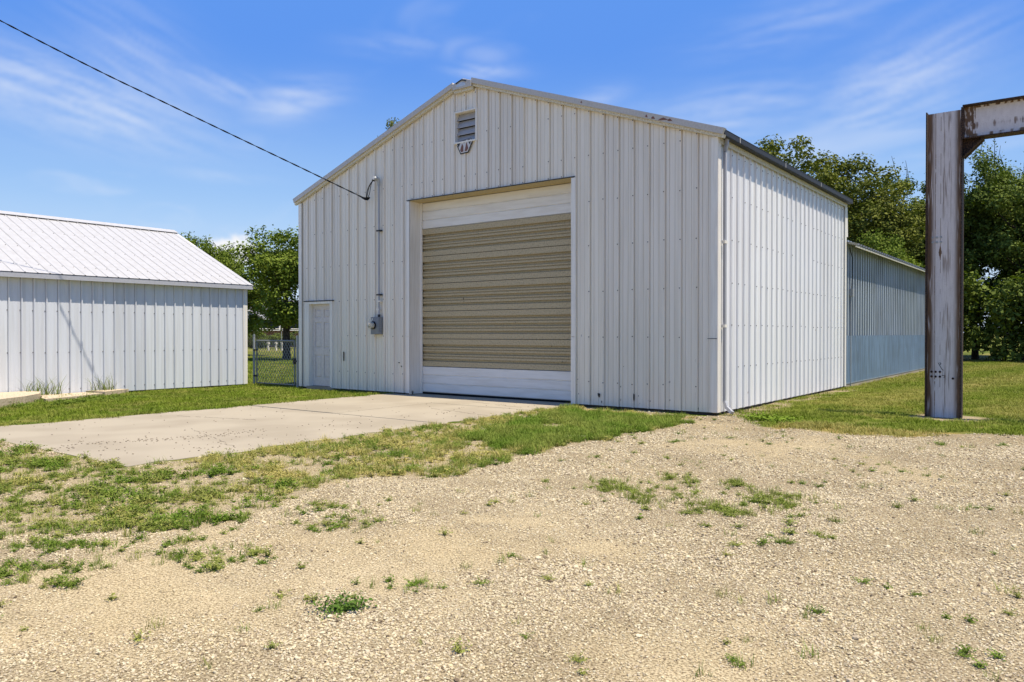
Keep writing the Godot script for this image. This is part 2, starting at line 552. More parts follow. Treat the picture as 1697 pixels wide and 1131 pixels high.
	for i in 7:
		mb = MB.new()
		var h := .59 if i == 0 else .622 if i < 6 else dt - .012 - y
		var white := i == 0 or i == 6
		var prof: Array
		if white:
			prof = [Vector2(0, -.004), Vector2(.010, .014), Vector2(h / 3 - .018, .014), Vector2(h / 3 - .008, -.004)]
			sheet(mb, Vector3(0, y, -.352), Vector3.UP, Vector3.LEFT, Vector3.BACK, .003, h - .003, prof, h / 3, .006, -d1, level(-d0))
		else:
			prof = [Vector2(0, .024), Vector2(.112, .024), Vector2(.124, -.040), Vector2(.168, -.040), Vector2(.174, .014), Vector2(.220, .014), Vector2(.223, -.012), Vector2(.240, -.012), Vector2(.243, .014), Vector2(.272, .014), Vector2(.284, -.042), Vector2(.330, -.042), Vector2(.336, .014), Vector2(.376, .014), Vector2(.379, -.012), Vector2(.396, -.012), Vector2(.399, .014), Vector2(.430, .014), Vector2(.442, -.042), Vector2(.490, -.042), Vector2(.496, .024), Vector2(.6159, .024)]
			sheet(mb, Vector3(0, y, -.352), Vector3.UP, Vector3.LEFT, Vector3.BACK, .006, h - .006, prof, .616, .003, -d1, level(-d0))
		var sec := part("door_section", mb, M.door_white if white else M.door_tan, od)
		mb = MB.new()
		mb.box(Vector3(d0, y + .006, -.43), Vector3(d1, y + h - .006, -.40))
		part("section_back", mb, M.door_white if white else M.door_tan, sec)
		y += h
	mb = MB.new()
	mb.box(Vector3(d0, .022, -.40), Vector3(d1, .062, -.345))
	part("bottom_seal", mb, M.black, od)
	# dents and nicks in the tan sections
	for q in [[-5.92, 2.13, .02, .055], [-5.90, 2.08, .012, .03], [-6.86, 1.12, .05, .02], [-6.85, 1.15, .015, .04], [-3.22, 1.83, .03, .02], [-3.6, 1.13, .03, .02], [-3.13, 1.10, .02, .03], [-3.35, .82, .04, .018], [-4.5, 1.62, .03, .016], [-5.15, 3.13, .05, .02], [-5.15, 2.55, .03, .02]]:
		mb = MB.new()
		mb.prism([Vector2(0, 0), Vector2(q[2], q[3] * .2), Vector2(q[2] * .8, q[3]), Vector2(q[2] * .2, q[3] * .7)], Vector3(q[0], q[1], -.3365), Vector3.RIGHT, Vector3.UP, Vector3(0, 0, .003))
		part("nick", mb, M.dark, od)
	# the entry door
	mb = MB.new()
	mb.box(Vector3(-10.87, .05, .0), Vector3(-10.71, 2.13, .042))
	mb.box(Vector3(-9.91, .05, .0), Vector3(-9.83, 2.13, .042))
	mb.box(Vector3(-10.87, 2.13, .0), Vector3(-9.83, 2.19, .042))
	mb.box(Vector3(-10.712, .05, -.12), Vector3(-10.70, 2.13, .0))
	mb.box(Vector3(-9.92, .05, -.12), Vector3(-9.908, 2.13, .0))
	mb.box(Vector3(-10.712, 2.125, -.12), Vector3(-9.908, 2.135, .0))
	part("entry_frame", mb, M.trim_white, s)
	mb = MB.new()
	mb.box(Vector3(-10.91, 2.192, .0), Vector3(-9.79, 2.215, .05))
	part("drip_cap", mb, M.gutter, s)
	mb = MB.new()
	mb.box(Vector3(-10.80, -.02, -.12), Vector3(-9.85, .075, .05))
	part("door_sill", mb, M.concrete, s)
	var ed := holder("entry_door", s)
	var ex0 := -10.698
	var ex1 := -9.922
	var xs := [ex0, ex0 + .10, ex0 + .345, ex0 + .43, ex0 + .675, ex1]
	var ys := [.085, .27, .86, 1.02, 1.68, 1.78, 2.01, 2.122]
	mb = MB.new()
	mb.box(Vector3(ex0, ys[0], -.125), Vector3(ex1, ys[7], -.088))
	for i in [0, 2, 4]: mb.box(Vector3(xs[i], ys[0], -.088), Vector3(xs[i + 1], ys[7], -.070))
	for j in [0, 2, 4, 6]:
		for i in [1, 3]: mb.box(Vector3(xs[i], ys[j], -.088), Vector3(xs[i + 1], ys[j + 1], -.070))
	part("door_leaf", mb, M.door_slab, ed)
	for j in [1, 3, 5]:
		for i in [1, 3]:
			mb = MB.new()
			var lo := Vector3(xs[i] + .03, ys[j] + .03, -.088)
			var hi := Vector3(xs[i + 1] - .03, ys[j + 1] - .03, -.074)
			var k := .022
			mb.quad(Vector3(lo.x + k, lo.y + k, hi.z), Vector3(hi.x - k, lo.y + k, hi.z), Vector3(hi.x - k, hi.y - k, hi.z), Vector3(lo.x + k, hi.y - k, hi.z))
			mb.quad(lo, Vector3(hi.x, lo.y, lo.z), Vector3(hi.x - k, lo.y + k, hi.z), Vector3(lo.x + k, lo.y + k, hi.z))
			mb.quad(Vector3(hi.x, lo.y, lo.z), Vector3(hi.x, hi.y, lo.z), Vector3(hi.x - k, hi.y - k, hi.z), Vector3(hi.x - k, lo.y + k, hi.z))
			mb.quad(Vector3(hi.x, hi.y, lo.z), Vector3(lo.x, hi.y, lo.z), Vector3(lo.x + k, hi.y - k, hi.z), Vector3(hi.x - k, hi.y - k, hi.z))
			mb.quad(Vector3(lo.x, hi.y, lo.z), lo, Vector3(lo.x + k, lo.y + k, hi.z), Vector3(lo.x + k, hi.y - k, hi.z))
			part("door_panel", mb, M.door_slab, ed)
	mb = MB.new()
	mb.tube([Vector3(-9.985, .97, -.07), Vector3(-9.985, .97, -.05), Vector3(-9.985, .97, -.045), Vector3(-9.985, .97, -.02), Vector3(-9.985, .97, -.005)], [.025, .012, .024, .028, .014], 10)
	part("door_knob", mb, M.galv, ed)
	# louvre vent in the gable
	var v := holder("gable_vent", s)
	mb = MB.new()
	mb.box(Vector3(-5.86, 5.43, -.10), Vector3(-5.82, 6.11, .042))
	mb.box(Vector3(-5.26, 5.43, -.10), Vector3(-5.22, 6.11, .042))
	mb.box(Vector3(-5.82, 5.43, -.10), Vector3(-5.26, 5.465, .048))
	mb.box(Vector3(-5.82, 6.085, -.10), Vector3(-5.26, 6.11, .042))
	part("vent_frame", mb, M.trim_white, v)
	mb = MB.new()
	mb.box(Vector3(-5.82, 5.465, -.13), Vector3(-5.26, 6.085, -.105))
	part("vent_back", mb, M.gutter, v)
	for i in 4:
		mb = MB.new()
		var y0 := 5.468 + i * .155
		mb.bar(Vector3(-5.54, y0 + .008, -.035), Vector3(-5.54, y0 + .15, -.095), Vector3.BACK, .556, .008)
		mb.box(Vector3(-5.818, y0, -.04), Vector3(-5.262, y0 + .014, -.028))
		part("louvre", mb, M.louvre, v)
	# the maker's emblem under the vent
	var em := holder("emblem", s)
	tag(em, "brown and white six-sided emblem with a pointed double arch", "")
	var put := func(called: String, pts: Array, z: float, m: Material) -> void:
		var e := MB.new()
		e.prism(pts, Vector3(-5.555, 5.43, z), Vector3.RIGHT, Vector3.UP, Vector3(0, 0, .003))
		part(called, e, m, em)
	put.call("plate", [Vector2(-.225, -.03), Vector2(-.115, -.235), Vector2(.10, -.225), Vector2(.225, .0), Vector2(.175, .075), Vector2(-.165, .045)], .0345, M.dark)
	put.call("field", [Vector2(-.200, -.03), Vector2(-.100, -.212), Vector2(.088, -.204), Vector2(.200, .0), Vector2(.163, .062), Vector2(-.153, .034)], .038, M.emblem_white)
	put.call("stroke", [Vector2(-.185, -.02), Vector2(-.155, .03), Vector2(-.095, .035), Vector2(-.165, -.085)], .0415, M.dark)
	put.call("stroke", [Vector2(-.065, -.015), Vector2(-.120, -.15), Vector2(-.085, -.195), Vector2(-.030, -.185), Vector2(-.032, -.07)], .0415, M.brown)
	put.call("stroke", [Vector2(.055, .005), Vector2(.005, -.185), Vector2(.070, -.185), Vector2(.105, -.13)], .0415, M.brown)
	put.call("stroke", [Vector2(-.055, .04), Vector2(.045, .048), Vector2(-.012, -.015)], .0415, M.dark)
	put.call("stroke", [Vector2(.085, .05), Vector2(.150, .055), Vector2(.178, .005), Vector2(.150, -.065)], .0415, M.dark)
	# rust-edged tears low on the front and peeled paint on the fascia
	for q in [[-2.30, .28, .04, -.08], [-2.22, .14, .02, -.05], [-9.42, .95, .008, -.22], [-7.55, .72, .03, .02], [-7.46, .66, .03, -.03], [-1.55, .30, .009, -.12], [-1.26, .22, .009, -.08], [-.36, .38, .009, -.2], [-.36, .95, .008, -.08]]:
		mb = MB.new()
		mb.prism([Vector2(0, 0), Vector2(q[2], q[3] * .15), Vector2(q[2] * .7, q[3]), Vector2(q[2] * .1, q[3] * .55)], Vector3(q[0], q[1], .006), Vector3.RIGHT, Vector3.UP, Vector3(0, 0, .0295))
		part("tear", mb, M.dark, s)
	for k in 18:
		var side := k % 4 == 3
		var low_y := .08 + absf(rng.randfn()) * (.22 if k % 3 else .7)
		var ru := (RIB0 - RIB * (rng.randi() % 9) if not side else -.62 - RIB * (3 + rng.randi() % 18)) + rng.randf_range(.018, .15)
		var sw := rng.randf_range(.005, .014)
		var sh := rng.randf_range(.010, .05)
		mb = MB.new()
		var pts := [Vector2(0, 0), Vector2(sw, sh * .2), Vector2(sw * .8, sh), Vector2(sw * .2, sh * .7)]
		if side: mb.prism(pts, Vector3(.0005, low_y, ru), Vector3.FORWARD, Vector3.UP, Vector3(.004, 0, 0))
		else: mb.prism(pts, Vector3(ru, low_y, .0005), Vector3.RIGHT, Vector3.UP, Vector3(0, 0, .004))
		part("scuff", mb, M.brown if k % 2 else M.gutter, s)
	for q in [[-.93, .11, .10], [-1.12, .10, .04], [-.80, .12, .05], [-1.25, .105, .025], [-2.6, .12, .022]]:
		mb = MB.new()
		var yy: float = gable(q[0]) + q[1]
		mb.prism([Vector2(-q[2], -.01), Vector2(-q[2] * .2, -.022), Vector2(q[2], -.03), Vector2(q[2] * .6, -.008), Vector2(q[2] * .1, .022), Vector2(-q[2] * .5, .012)], Vector3(q[0], yy, .128), Vector3.RIGHT, Vector3.UP, Vector3(0, 0, .0065))
		part("paint_flake", mb, M.brown, s)
	mb = MB.new()
	mb.box(Vector3(-.14, 1.300, .042), Vector3(.030, 1.310, .047))
	part("wire_tie", mb, M.dark, s)
	# screws
	var list := []
	for row in 8:
		var y0 := .48 + row * .85
		for k in 35:
			var x := RIB0 - RIB * k
			if y0 > gable(x) - .1 or (x > DOOR[0] - .1 and x < DOOR[1] + .1 and y0 < DOOR[2] + .06) or (x > -10.95 and x < -9.75 and y0 < 2.25) or (x > -5.9 and x < -5.2 and y0 > 5.1 and y0 < 6.15): continue
			if rng.randf() < .12: continue
			list.append(Vector3(x + rng.randf_range(-.006, .006), y0 + rng.randf_range(-.012, .012), .0335))
	for k in 35:
		var x := RIB0 - RIB * k
		list.append(Vector3(x, gable(x) - .015, .0335))
		if x > DOOR[0] and x < DOOR[1]: list.append(Vector3(x, DOOR[2] + .035, .0335))
	screws(s, list, Vector3.BACK)
	list = []
	for y0 in [.8, 1.54, 2.28, 3.03, 3.76, 4.5]:
		for k in 26:
			if rng.randf() < .1: continue
			list.append(Vector3(.0275, y0 + rng.randf_range(-.01, .01), -.62 - RIB * k + rng.randf_range(-.006, .006)))
	screws(s, list, Vector3.RIGHT)

func build_service() -> void:
	var s := thing("electric_meter", "grey electric meter box with round glass meter, conduit and weatherhead on shed front", "meter", Vector3(-8.2, 1.38, .03))
	var mb := MB.new()
	var lo := Vector3(-8.35, 1.375, .024)
	var hi := Vector3(-8.065, 1.775, .135)
	mb.prism([Vector2(lo.x, lo.y), Vector2(hi.x, lo.y), Vector2(hi.x, hi.y), Vector2(lo.x, hi.y)], Vector3(0, 0, lo.z), Vector3.RIGHT, Vector3.UP, Vector3(0, 0, .10))
	mb.box(Vector3(lo.x + .008, lo.y + .008, .124), Vector3(hi.x - .008, hi.y - .008, hi.z))
	var bx := part("meter_box", mb, M.box_grey, s)
	mb = MB.new()
	mb.box(Vector3(-8.305, 1.70, .136), Vector3(-8.275, 1.745, .139))
	mb.box(Vector3(-8.33, 1.675, .136), Vector3(-8.295, 1.695, .139))
	part("sticker", mb, M.trim_white, bx)
	mb = MB.new()
	mb.tube([Vector3(-8.255, 1.585, .135), Vector3(-8.255, 1.585, .165)], .092, 20)
	part("meter_ring", mb, M.black, s)
	mb = MB.new()
	mb.tube([Vector3(-8.255, 1.585, .165), Vector3(-8.255, 1.585, .235)], .066, 20)
	part("meter_dial", mb, M.dial, s)
	mb = MB.new()
	mb.box(Vector3(-8.285, 1.60, .236), Vector3(-8.235, 1.615, .239))
	mb.box(Vector3(-8.275, 1.565, .236), Vector3(-8.24, 1.572, .239))
	part("dial_register", mb, M.black, s)
	mb = MB.new()
	mb.tube([Vector3(-8.255, 1.585, .165), Vector3(-8.255, 1.585, .255), Vector3(-8.255, 1.585, .275), Vector3(-8.255, 1.585, .282)], [.08, .078, .06, .02], 20)
	part("glass_cover", mb, M.glass, s)
	mb = MB.new()
	mb.tube([Vector3(-8.125, 1.775, .075), Vector3(-8.125, 1.835, .075)], .034, 10)
	part("conduit_hub", mb, M.gutter, s)
	mb = MB.new()
	mb.tube([Vector3(-8.125, 1.835, .075), Vector3(-8.125, 4.84, .075)], .022, 10)
	part("conduit", mb, M.spout, s)
	for yy in [2.14, 2.29, 3.77]:
		mb = MB.new()
		mb.box(Vector3(-8.185, yy - .016, .022), Vector3(-8.065, yy + .016, .105))
		part("strap", mb, M.gutter if yy > 2.2 else M.trim_white, s)
	mb = MB.new()
	mb.box(Vector3(-8.20, 1.93, .024), Vector3(-8.12, 1.97, .102))
	part("coupling", mb, M.trim_white, s)
	mb = MB.new()
	mb.tube([Vector3(-8.125, 4.80, .075), Vector3(-8.125, 4.90, .078), Vector3(-8.13, 4.955, .098), Vector3(-8.15, 4.975, .135), Vector3(-8.18, 4.96, .17), Vector3(-8.192, 4.93, .18)], [.030, .038, .048, .052, .050, .042], 12)
	var wh := part("weatherhead", mb, M.galv, s)
	mb = MB.new()
	mb.tube([Vector3(-8.190, 4.935, .178), Vector3(-8.197, 4.912, .184)], .036, 10)
	part("insulator", mb, M.black, wh)
	# the service drop
	var A := Vector3(-8.49, 4.535, .16)
	var path := [A, Vector3(-9.28, 5.13, 1.28), Vector3(-10.10, 5.77, 2.58), Vector3(-10.91, 6.41, 3.89), Vector3(-11.37, 6.80, 4.75), Vector3(-12.0, 7.38, 5.95), Vector3(-12.9, 8.27, 7.75), Vector3(-13.75, 9.15, 9.45)]
	var cb := thing("power_cable", "thin black overhead power cable sloping down to the shed front", "cable", A)
	var curve := Curve3D.new()
	for i in path.size():
		var tan: Vector3 = (path[mini(i + 1, path.size() - 1)] - path[maxi(i - 1, 0)]) * .16
		curve.add_point(path[i], -tan, tan)
	var pts := Array(curve.tessellate(5, 1.0))
	mb = MB.new()
	mb.tube(pts, .0085, 6)
	part("carrier_wire", mb, M.black, cb)
	for ph in [0.0, PI]:
		mb = MB.new()
		var tw := []
		var len := curve.get_baked_length()
		var steps := 170
		for i in steps + 1:
			var p := curve.sample_baked(len * i / steps)
			var a: float = ph + i * .8
			tw.append(p + Vector3(cos(a) * .009, sin(a) * .009, 0))
		mb.tube(tw, .0085, 5)
		part("insulated_wire", mb, M.black, cb)
	mb = MB.new()
	mb.tube([A + Vector3(-.05, .03, .07), A, A + Vector3(.06, -.01, -.02), A + Vector3(.10, .03, -.05)], [.018, .035, .032, .015], 8)
	part("splice", mb, M.black, cb)
	for q in [[-.03, .0, .06, 0.0], [-.015, -.03, .09, .02], [.0, .02, .20, .03]]:
		mb = MB.new()
		var c2 := Curve3D.new()
		c2.add_point(Vector3(-8.197 + q[0] * .6, 4.915, .186), Vector3.ZERO, Vector3(-.07, -.10, .06))
		c2.add_point(A + Vector3(.03 + q[3], .01, 0), Vector3(q[2], .18 - q[2] * .6, .05), Vector3.ZERO)
		mb.tube(Array(c2.tessellate(4, 2.0)), .0075, 6)
		part("drip_loop", mb, M.black, cb)
	# its pole stands outside the picture
	var p := thing("utility_pole", "tall weathered wooden utility pole carrying the power cable", "pole", Vector3(-13.9, 0, 9.6))
	mb = MB.new()
	mb.tube([Vector3(-13.9, -.3, 9.6), Vector3(-13.9, 4.5, 9.6), Vector3(-13.9, 9.6, 9.6)], [.16, .14, .11], 12)
	part("pole_shaft", mb, M.wood, p)
	mb = MB.new()
	mb.tube([Vector3(-13.86, 9.15, 9.5), Vector3(-13.75, 9.15, 9.45)], .03, 8)
	part("cable_clamp", mb, M.galv, p)

# ------------------------------------------------------------------ the smaller white shed at the left
const SX := -13.05
const SZ := .27
const SEND := 8.7
const SRIB := .2435

func build_small_shed() -> void:
	var s := thing("small_metal_shed", "low white metal shed with bright white ribbed roof beyond the lawn strip", "shed", Vector3(-16.8, 0, 4.5))
	var ph := -5.93
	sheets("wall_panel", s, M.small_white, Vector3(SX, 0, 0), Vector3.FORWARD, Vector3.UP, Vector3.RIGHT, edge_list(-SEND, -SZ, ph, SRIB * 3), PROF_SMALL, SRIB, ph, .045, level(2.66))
	var sl := .446
	var rx := -16.8
	var gt := func(u: float) -> float: return 2.66 + sl * (SX - rx - absf(u))
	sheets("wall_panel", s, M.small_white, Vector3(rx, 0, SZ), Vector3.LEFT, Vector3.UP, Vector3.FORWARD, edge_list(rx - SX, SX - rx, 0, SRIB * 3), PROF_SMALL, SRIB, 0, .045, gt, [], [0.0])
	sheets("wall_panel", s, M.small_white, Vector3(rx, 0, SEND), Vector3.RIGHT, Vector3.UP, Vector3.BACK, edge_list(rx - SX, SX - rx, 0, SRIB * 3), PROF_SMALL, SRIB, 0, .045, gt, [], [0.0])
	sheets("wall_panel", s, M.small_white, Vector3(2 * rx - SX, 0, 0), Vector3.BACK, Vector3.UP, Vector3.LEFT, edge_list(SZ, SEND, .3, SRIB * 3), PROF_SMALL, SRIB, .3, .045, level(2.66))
	var c := 1.0 / sqrt(1 + sl * sl)
	var ex := -12.87
	var ey := 2.685
	var run := (ex - rx) / c
	sheets("roof_panel", s, M.roof_white, Vector3(ex, ey, 0), Vector3.FORWARD, Vector3(-c, sl * c, 0), Vector3(sl * c, c, 0), edge_list(-SEND - .1, -SZ + .1, ph, SRIB * 3), PROF_ROOF, SRIB, ph, 0, level(run))
	sheets("roof_panel", s, M.roof_white, Vector3(2 * rx - ex, ey, 0), Vector3.BACK, Vector3(c, sl * c, 0), Vector3(-sl * c, c, 0), edge_list(SZ - .1, SEND + .1, .3, SRIB * 3), PROF_ROOF, SRIB, .3, 0, level(run))
	var mb := MB.new()
	var ry := ey + sl * (ex - rx)
	for sg in [-1.0, 1.0]:
		mb.bar(Vector3(rx + sg * .115, ry + .035 - sl * .115, SZ - .1), Vector3(rx + sg * .115, ry + .035 - sl * .115, SEND + .1), Vector3(sg * sl, 1, 0), .25, .01)
	part("ridge_cap", mb, M.roof_white, s)
	mb = MB.new()
	mb.bar(Vector3(rx + .20, ry - .08, SZ - .05), Vector3(rx + .20, ry - .08, SEND), Vector3(sl, 1, 0), .02, .018)
	part("ridge_closure", mb, M.dark, s)
	mb = MB.new()
	mb.box(Vector3(ex - .035, ey - .115, SZ - .1), Vector3(ex - .008, ey - .012, SEND + .1))
	part("eave_fascia", mb, M.fascia, s)
	mb = MB.new()
	mb.box(Vector3(SX + .028, ey - .105, SZ - .1), Vector3(ex - .036, ey - .09, SEND + .1))
	part("eave_soffit", mb, M.bounce_trim, s)
	for sg in [-1.0, 1.0]:
		mb = MB.new()
		var a := Vector3(rx + sg * (ex - rx - .01), ey - .055, SZ - .085)
		mb.bar(a, Vector3(rx, ry - .05, SZ - .085), Vector3.UP, .03, .10)
		part("rake_fascia", mb, M.trim_white, s)
	mb = MB.new()
	mb.box(Vector3(SX - .08, .05, SZ - .027), Vector3(SX + .026, 2.6, SZ - .021))
	mb.box(Vector3(SX + .021, .05, SZ - .021), Vector3(SX + .027, 2.6, SZ + .10))
	part("corner_trim", mb, M.trim_white, s)
	mb = MB.new()
	mb.box(Vector3(SX - .08, -.1, SZ + .01), Vector3(SX - .03, .10, SEND - .01))
	mb.box(Vector3(2 * rx - SX + .01, -.1, SZ + .01), Vector3(SX - .06, .10, SZ + .05))
	part("base_board", mb, M.base_board, s)
	var list := []
	for y0 in [.16, .98, 1.88]:
		var z := 5.93
		while z > .4:
			list.append(Vector3(SX + .001, y0 + rng.randf_range(-.008, .008), z + .035))
			z -= SRIB
	screws(s, list, Vector3.RIGHT)
	list = []
	for f in [.12, .40, .68, .93]:
		var z := 5.93
		while z > .3:
			list.append(Vector3(ex, ey, 0) + Vector3(-c, sl * c, 0) * (run * f) + Vector3(sl * c, c, 0) * .001 + Vector3(0, 0, z + .045))
			z -= SRIB
	screws(s, list, Vector3(sl * c, c, 0))
	# concrete apron at its foot
	var a := thing("concrete_apron", "broken pale concrete apron along the foot of the low white shed", "concrete", Vector3(-12.5, 0, 5.5))
	var slabs := [
		[[Vector2(-13.02, 5.62), Vector2(-12.62, 5.50), Vector2(-12.05, 5.75), Vector2(-11.55, 6.2), Vector2(-11.0, 7.0), Vector2(-10.9, 8.6), Vector2(-13.02, 8.6)], .17],
		[[Vector2(-13.02, 4.45), Vector2(-12.45, 4.30), Vector2(-12.05, 4.95), Vector2(-11.75, 5.75), Vector2(-12.08, 5.70), Vector2(-12.64, 5.46), Vector2(-13.02, 5.58)], .075],
		[[Vector2(-13.02, 3.62), Vector2(-12.80, 3.55), Vector2(-12.42, 4.27), Vector2(-13.02, 4.41)], .105]]
	for q in slabs:
		mb = MB.new()
		var pl := []
		for p in q[0]: pl.append(Vector2(p.x, -p.y))
		mb.prism(pl, Vector3(0, -.06, 0), Vector3.RIGHT, Vector3.FORWARD, Vector3(0, .06 + q[1], 0))
		part("slab", mb, M.apron, a)

# ------------------------------------------------------------------ the blue lean-to
func build_lean_to() -> void:
	var z0 := L + .06
	var z1 := 21.6
	var s := thing("blue_lean_to", "long blue corrugated lean-to with darker lower band behind the white shed", "shed", Vector3(-3.5, 0, -15))
	sheets("wall_panel", s, M.blue, Vector3(-.03, 0, 0), Vector3.FORWARD, Vector3.UP, Vector3.RIGHT, edge_list(z0, z1, 8.6, .275 * 4), PROF_BLUE, .275, 8.6, 1.30, level(3.80))
	sheets("lower_panel", s, M.blue_band, Vector3(.018, 0, 0), Vector3.FORWARD, Vector3.UP, Vector3.RIGHT, edge_list(z0, z1, 8.6, .275 * 6), PROF_BAND, .1375, 8.6, .10, level(1.34))
	var mb := MB.new()
	mb.box(Vector3(-.05, -.12, -z1), Vector3(.028, .095, -z0))
	part("sill_beam", mb, M.concrete, s)
	mb = MB.new()
	mb.box(Vector3(.021, .095, -z1), Vector3(.036, .122, -z0))
	part("bottom_flashing", mb, M.galv, s)
	mb = MB.new()
	mb.box(Vector3(-7.0, .1, -z1), Vector3(-6.96, 5.1, -z0))
	mb.prism([Vector2(-7.0, .1), Vector2(-.05, .1), Vector2(-.05, 3.8), Vector2(-7.0, 5.2)], Vector3(0, 0, -z1), Vector3.RIGHT, Vector3.UP, Vector3(0, 0, .03))
	part("rear_wall", mb, M.blue, s)
	var sl := .2
	var c := 1.0 / sqrt(1 + sl * sl)
	sheets("roof_panel", s, M.galv, Vector3(.29, 3.64, 0), Vector3.FORWARD, Vector3(-c, sl * c, 0), Vector3(sl * c, c, 0), edge_list(z0, z1 + .15, 8.6, .275 * 3), PROF_BLUE, .275, 8.6, 0, level(7.45))
	mb = MB.new()
	mb.box(Vector3(.245, 3.585, -z1 - .1), Vector3(.275, 3.628, -z0))
	part("eave_trim", mb, M.bounce_trim, s)
	mb = MB.new()
	mb.tube([Vector3(.045, .0, -8.81), Vector3(.045, 2.36, -8.81)], .014, 8)
	var j := thing("junction_box", "small grey junction box with conduit on the blue wall by white corner", "electrical box", Vector3(.05, 2.4, -8.86))
	part("conduit", mb, M.galv, j)
	mb = MB.new()
	mb.box(Vector3(.016, 2.36, -8.93), Vector3(.10, 2.56, -8.79))
	part("box_body", mb, M.galv, j)
	mb = MB.new()
	mb.tube([Vector3(.06, 2.56, -8.82), Vector3(.07, 2.9, -8.83), Vector3(.09, 3.35, -8.75), Vector3(.06, 3.6, -8.60)], .011, 6)
	part("lead_wire", mb, M.black, j)

# ------------------------------------------------------------------ the steel gantry
func steel_tex(w: int, h: int, beam: bool) -> ImageTexture:
	# peeling pale paint with rust along the edges, mill lines and streaks, as on the photographed steel; x runs across, y down
	var im := Image.create(w, h, false, Image.FORMAT_RGB8)
	for y in h:
		for x in w:
			var u := float(x) / w
			var v := float(y) / h
			var p := fine.get_noise_2d(x * 1.3, y * .35) * .5 + .5
			var q := mid.get_noise_2d(x * 2.2, y * .6) * .5 + .5
			var base := Color(.60, .545, .530).lerp(Color(.72, .665, .64), p)
			var rust := Color(.10, .055, .03).lerp(Color(.21, .12, .06), q)
			var r := 0.0
			var blot := low.get_noise_2d(x * 2.4, y * .30) * .5 + .5
			var thin := fine.get_noise_2d(x * 4.0, y * .16) * .5 + .5
			if beam:
				if v > .50 and v < .72: r = .8 * smoothstep(.40, .66, blot * .6 + thin * .4 - absf(v - .61) * 1.2)
				if v > .86: r = maxf(r, smoothstep(.40, .7, q))
				if v < .06: r = maxf(r, smoothstep(.4, .6, p))
				if u < .03: r = maxf(r, smoothstep(.3, .5, p))
			else:
				r = smoothstep(.25, .08, u) * smoothstep(.26, .46, blot * .5 + thin * .5)
				r = maxf(r, smoothstep(.74, .92, u) * smoothstep(.24, .42, blot * .4 + thin * .6))
				if u > .95: r = maxf(r, smoothstep(.25, .45, thin))
				if v > .60: r = maxf(r, smoothstep(.72, .95, u) * smoothstep(.30, .55, thin) * .95)
				if v > .55 and v < .8: r = maxf(r, smoothstep(.30, .05, u) * smoothstep(.35, .6, blot) * .9)
				if u > .44 and u < .70: r = maxf(r, .7 * smoothstep(.50, .68, blot * .5 + thin * .5))
				if v > .965: r = maxf(r, smoothstep(.3, .5, q))
				var l1 := .225 + .006 * sin(v * 9)
				if absf(u - l1) < .007 and p > .36: r = 1.0
				if absf(u - .385) < .006 and v < .86 and (q > .55 or v > .33 and v < .46): r = maxf(r, .9)
				var dd := absf(u - .375) / (.03 + .03 * thin) + absf(v - .437) / (.018 + .014 * p)
				if dd < 1.0: r = 1.0
			if fine.get_noise_2d(x * 6.0, y * 6.0) > .60: r = maxf(r, .6)
			var cc := base.lerp(rust, clampf(r, 0, 1))
			im.set_pixel(x, y, cc.linear_to_srgb())
	return ImageTexture.create_from_image(im)

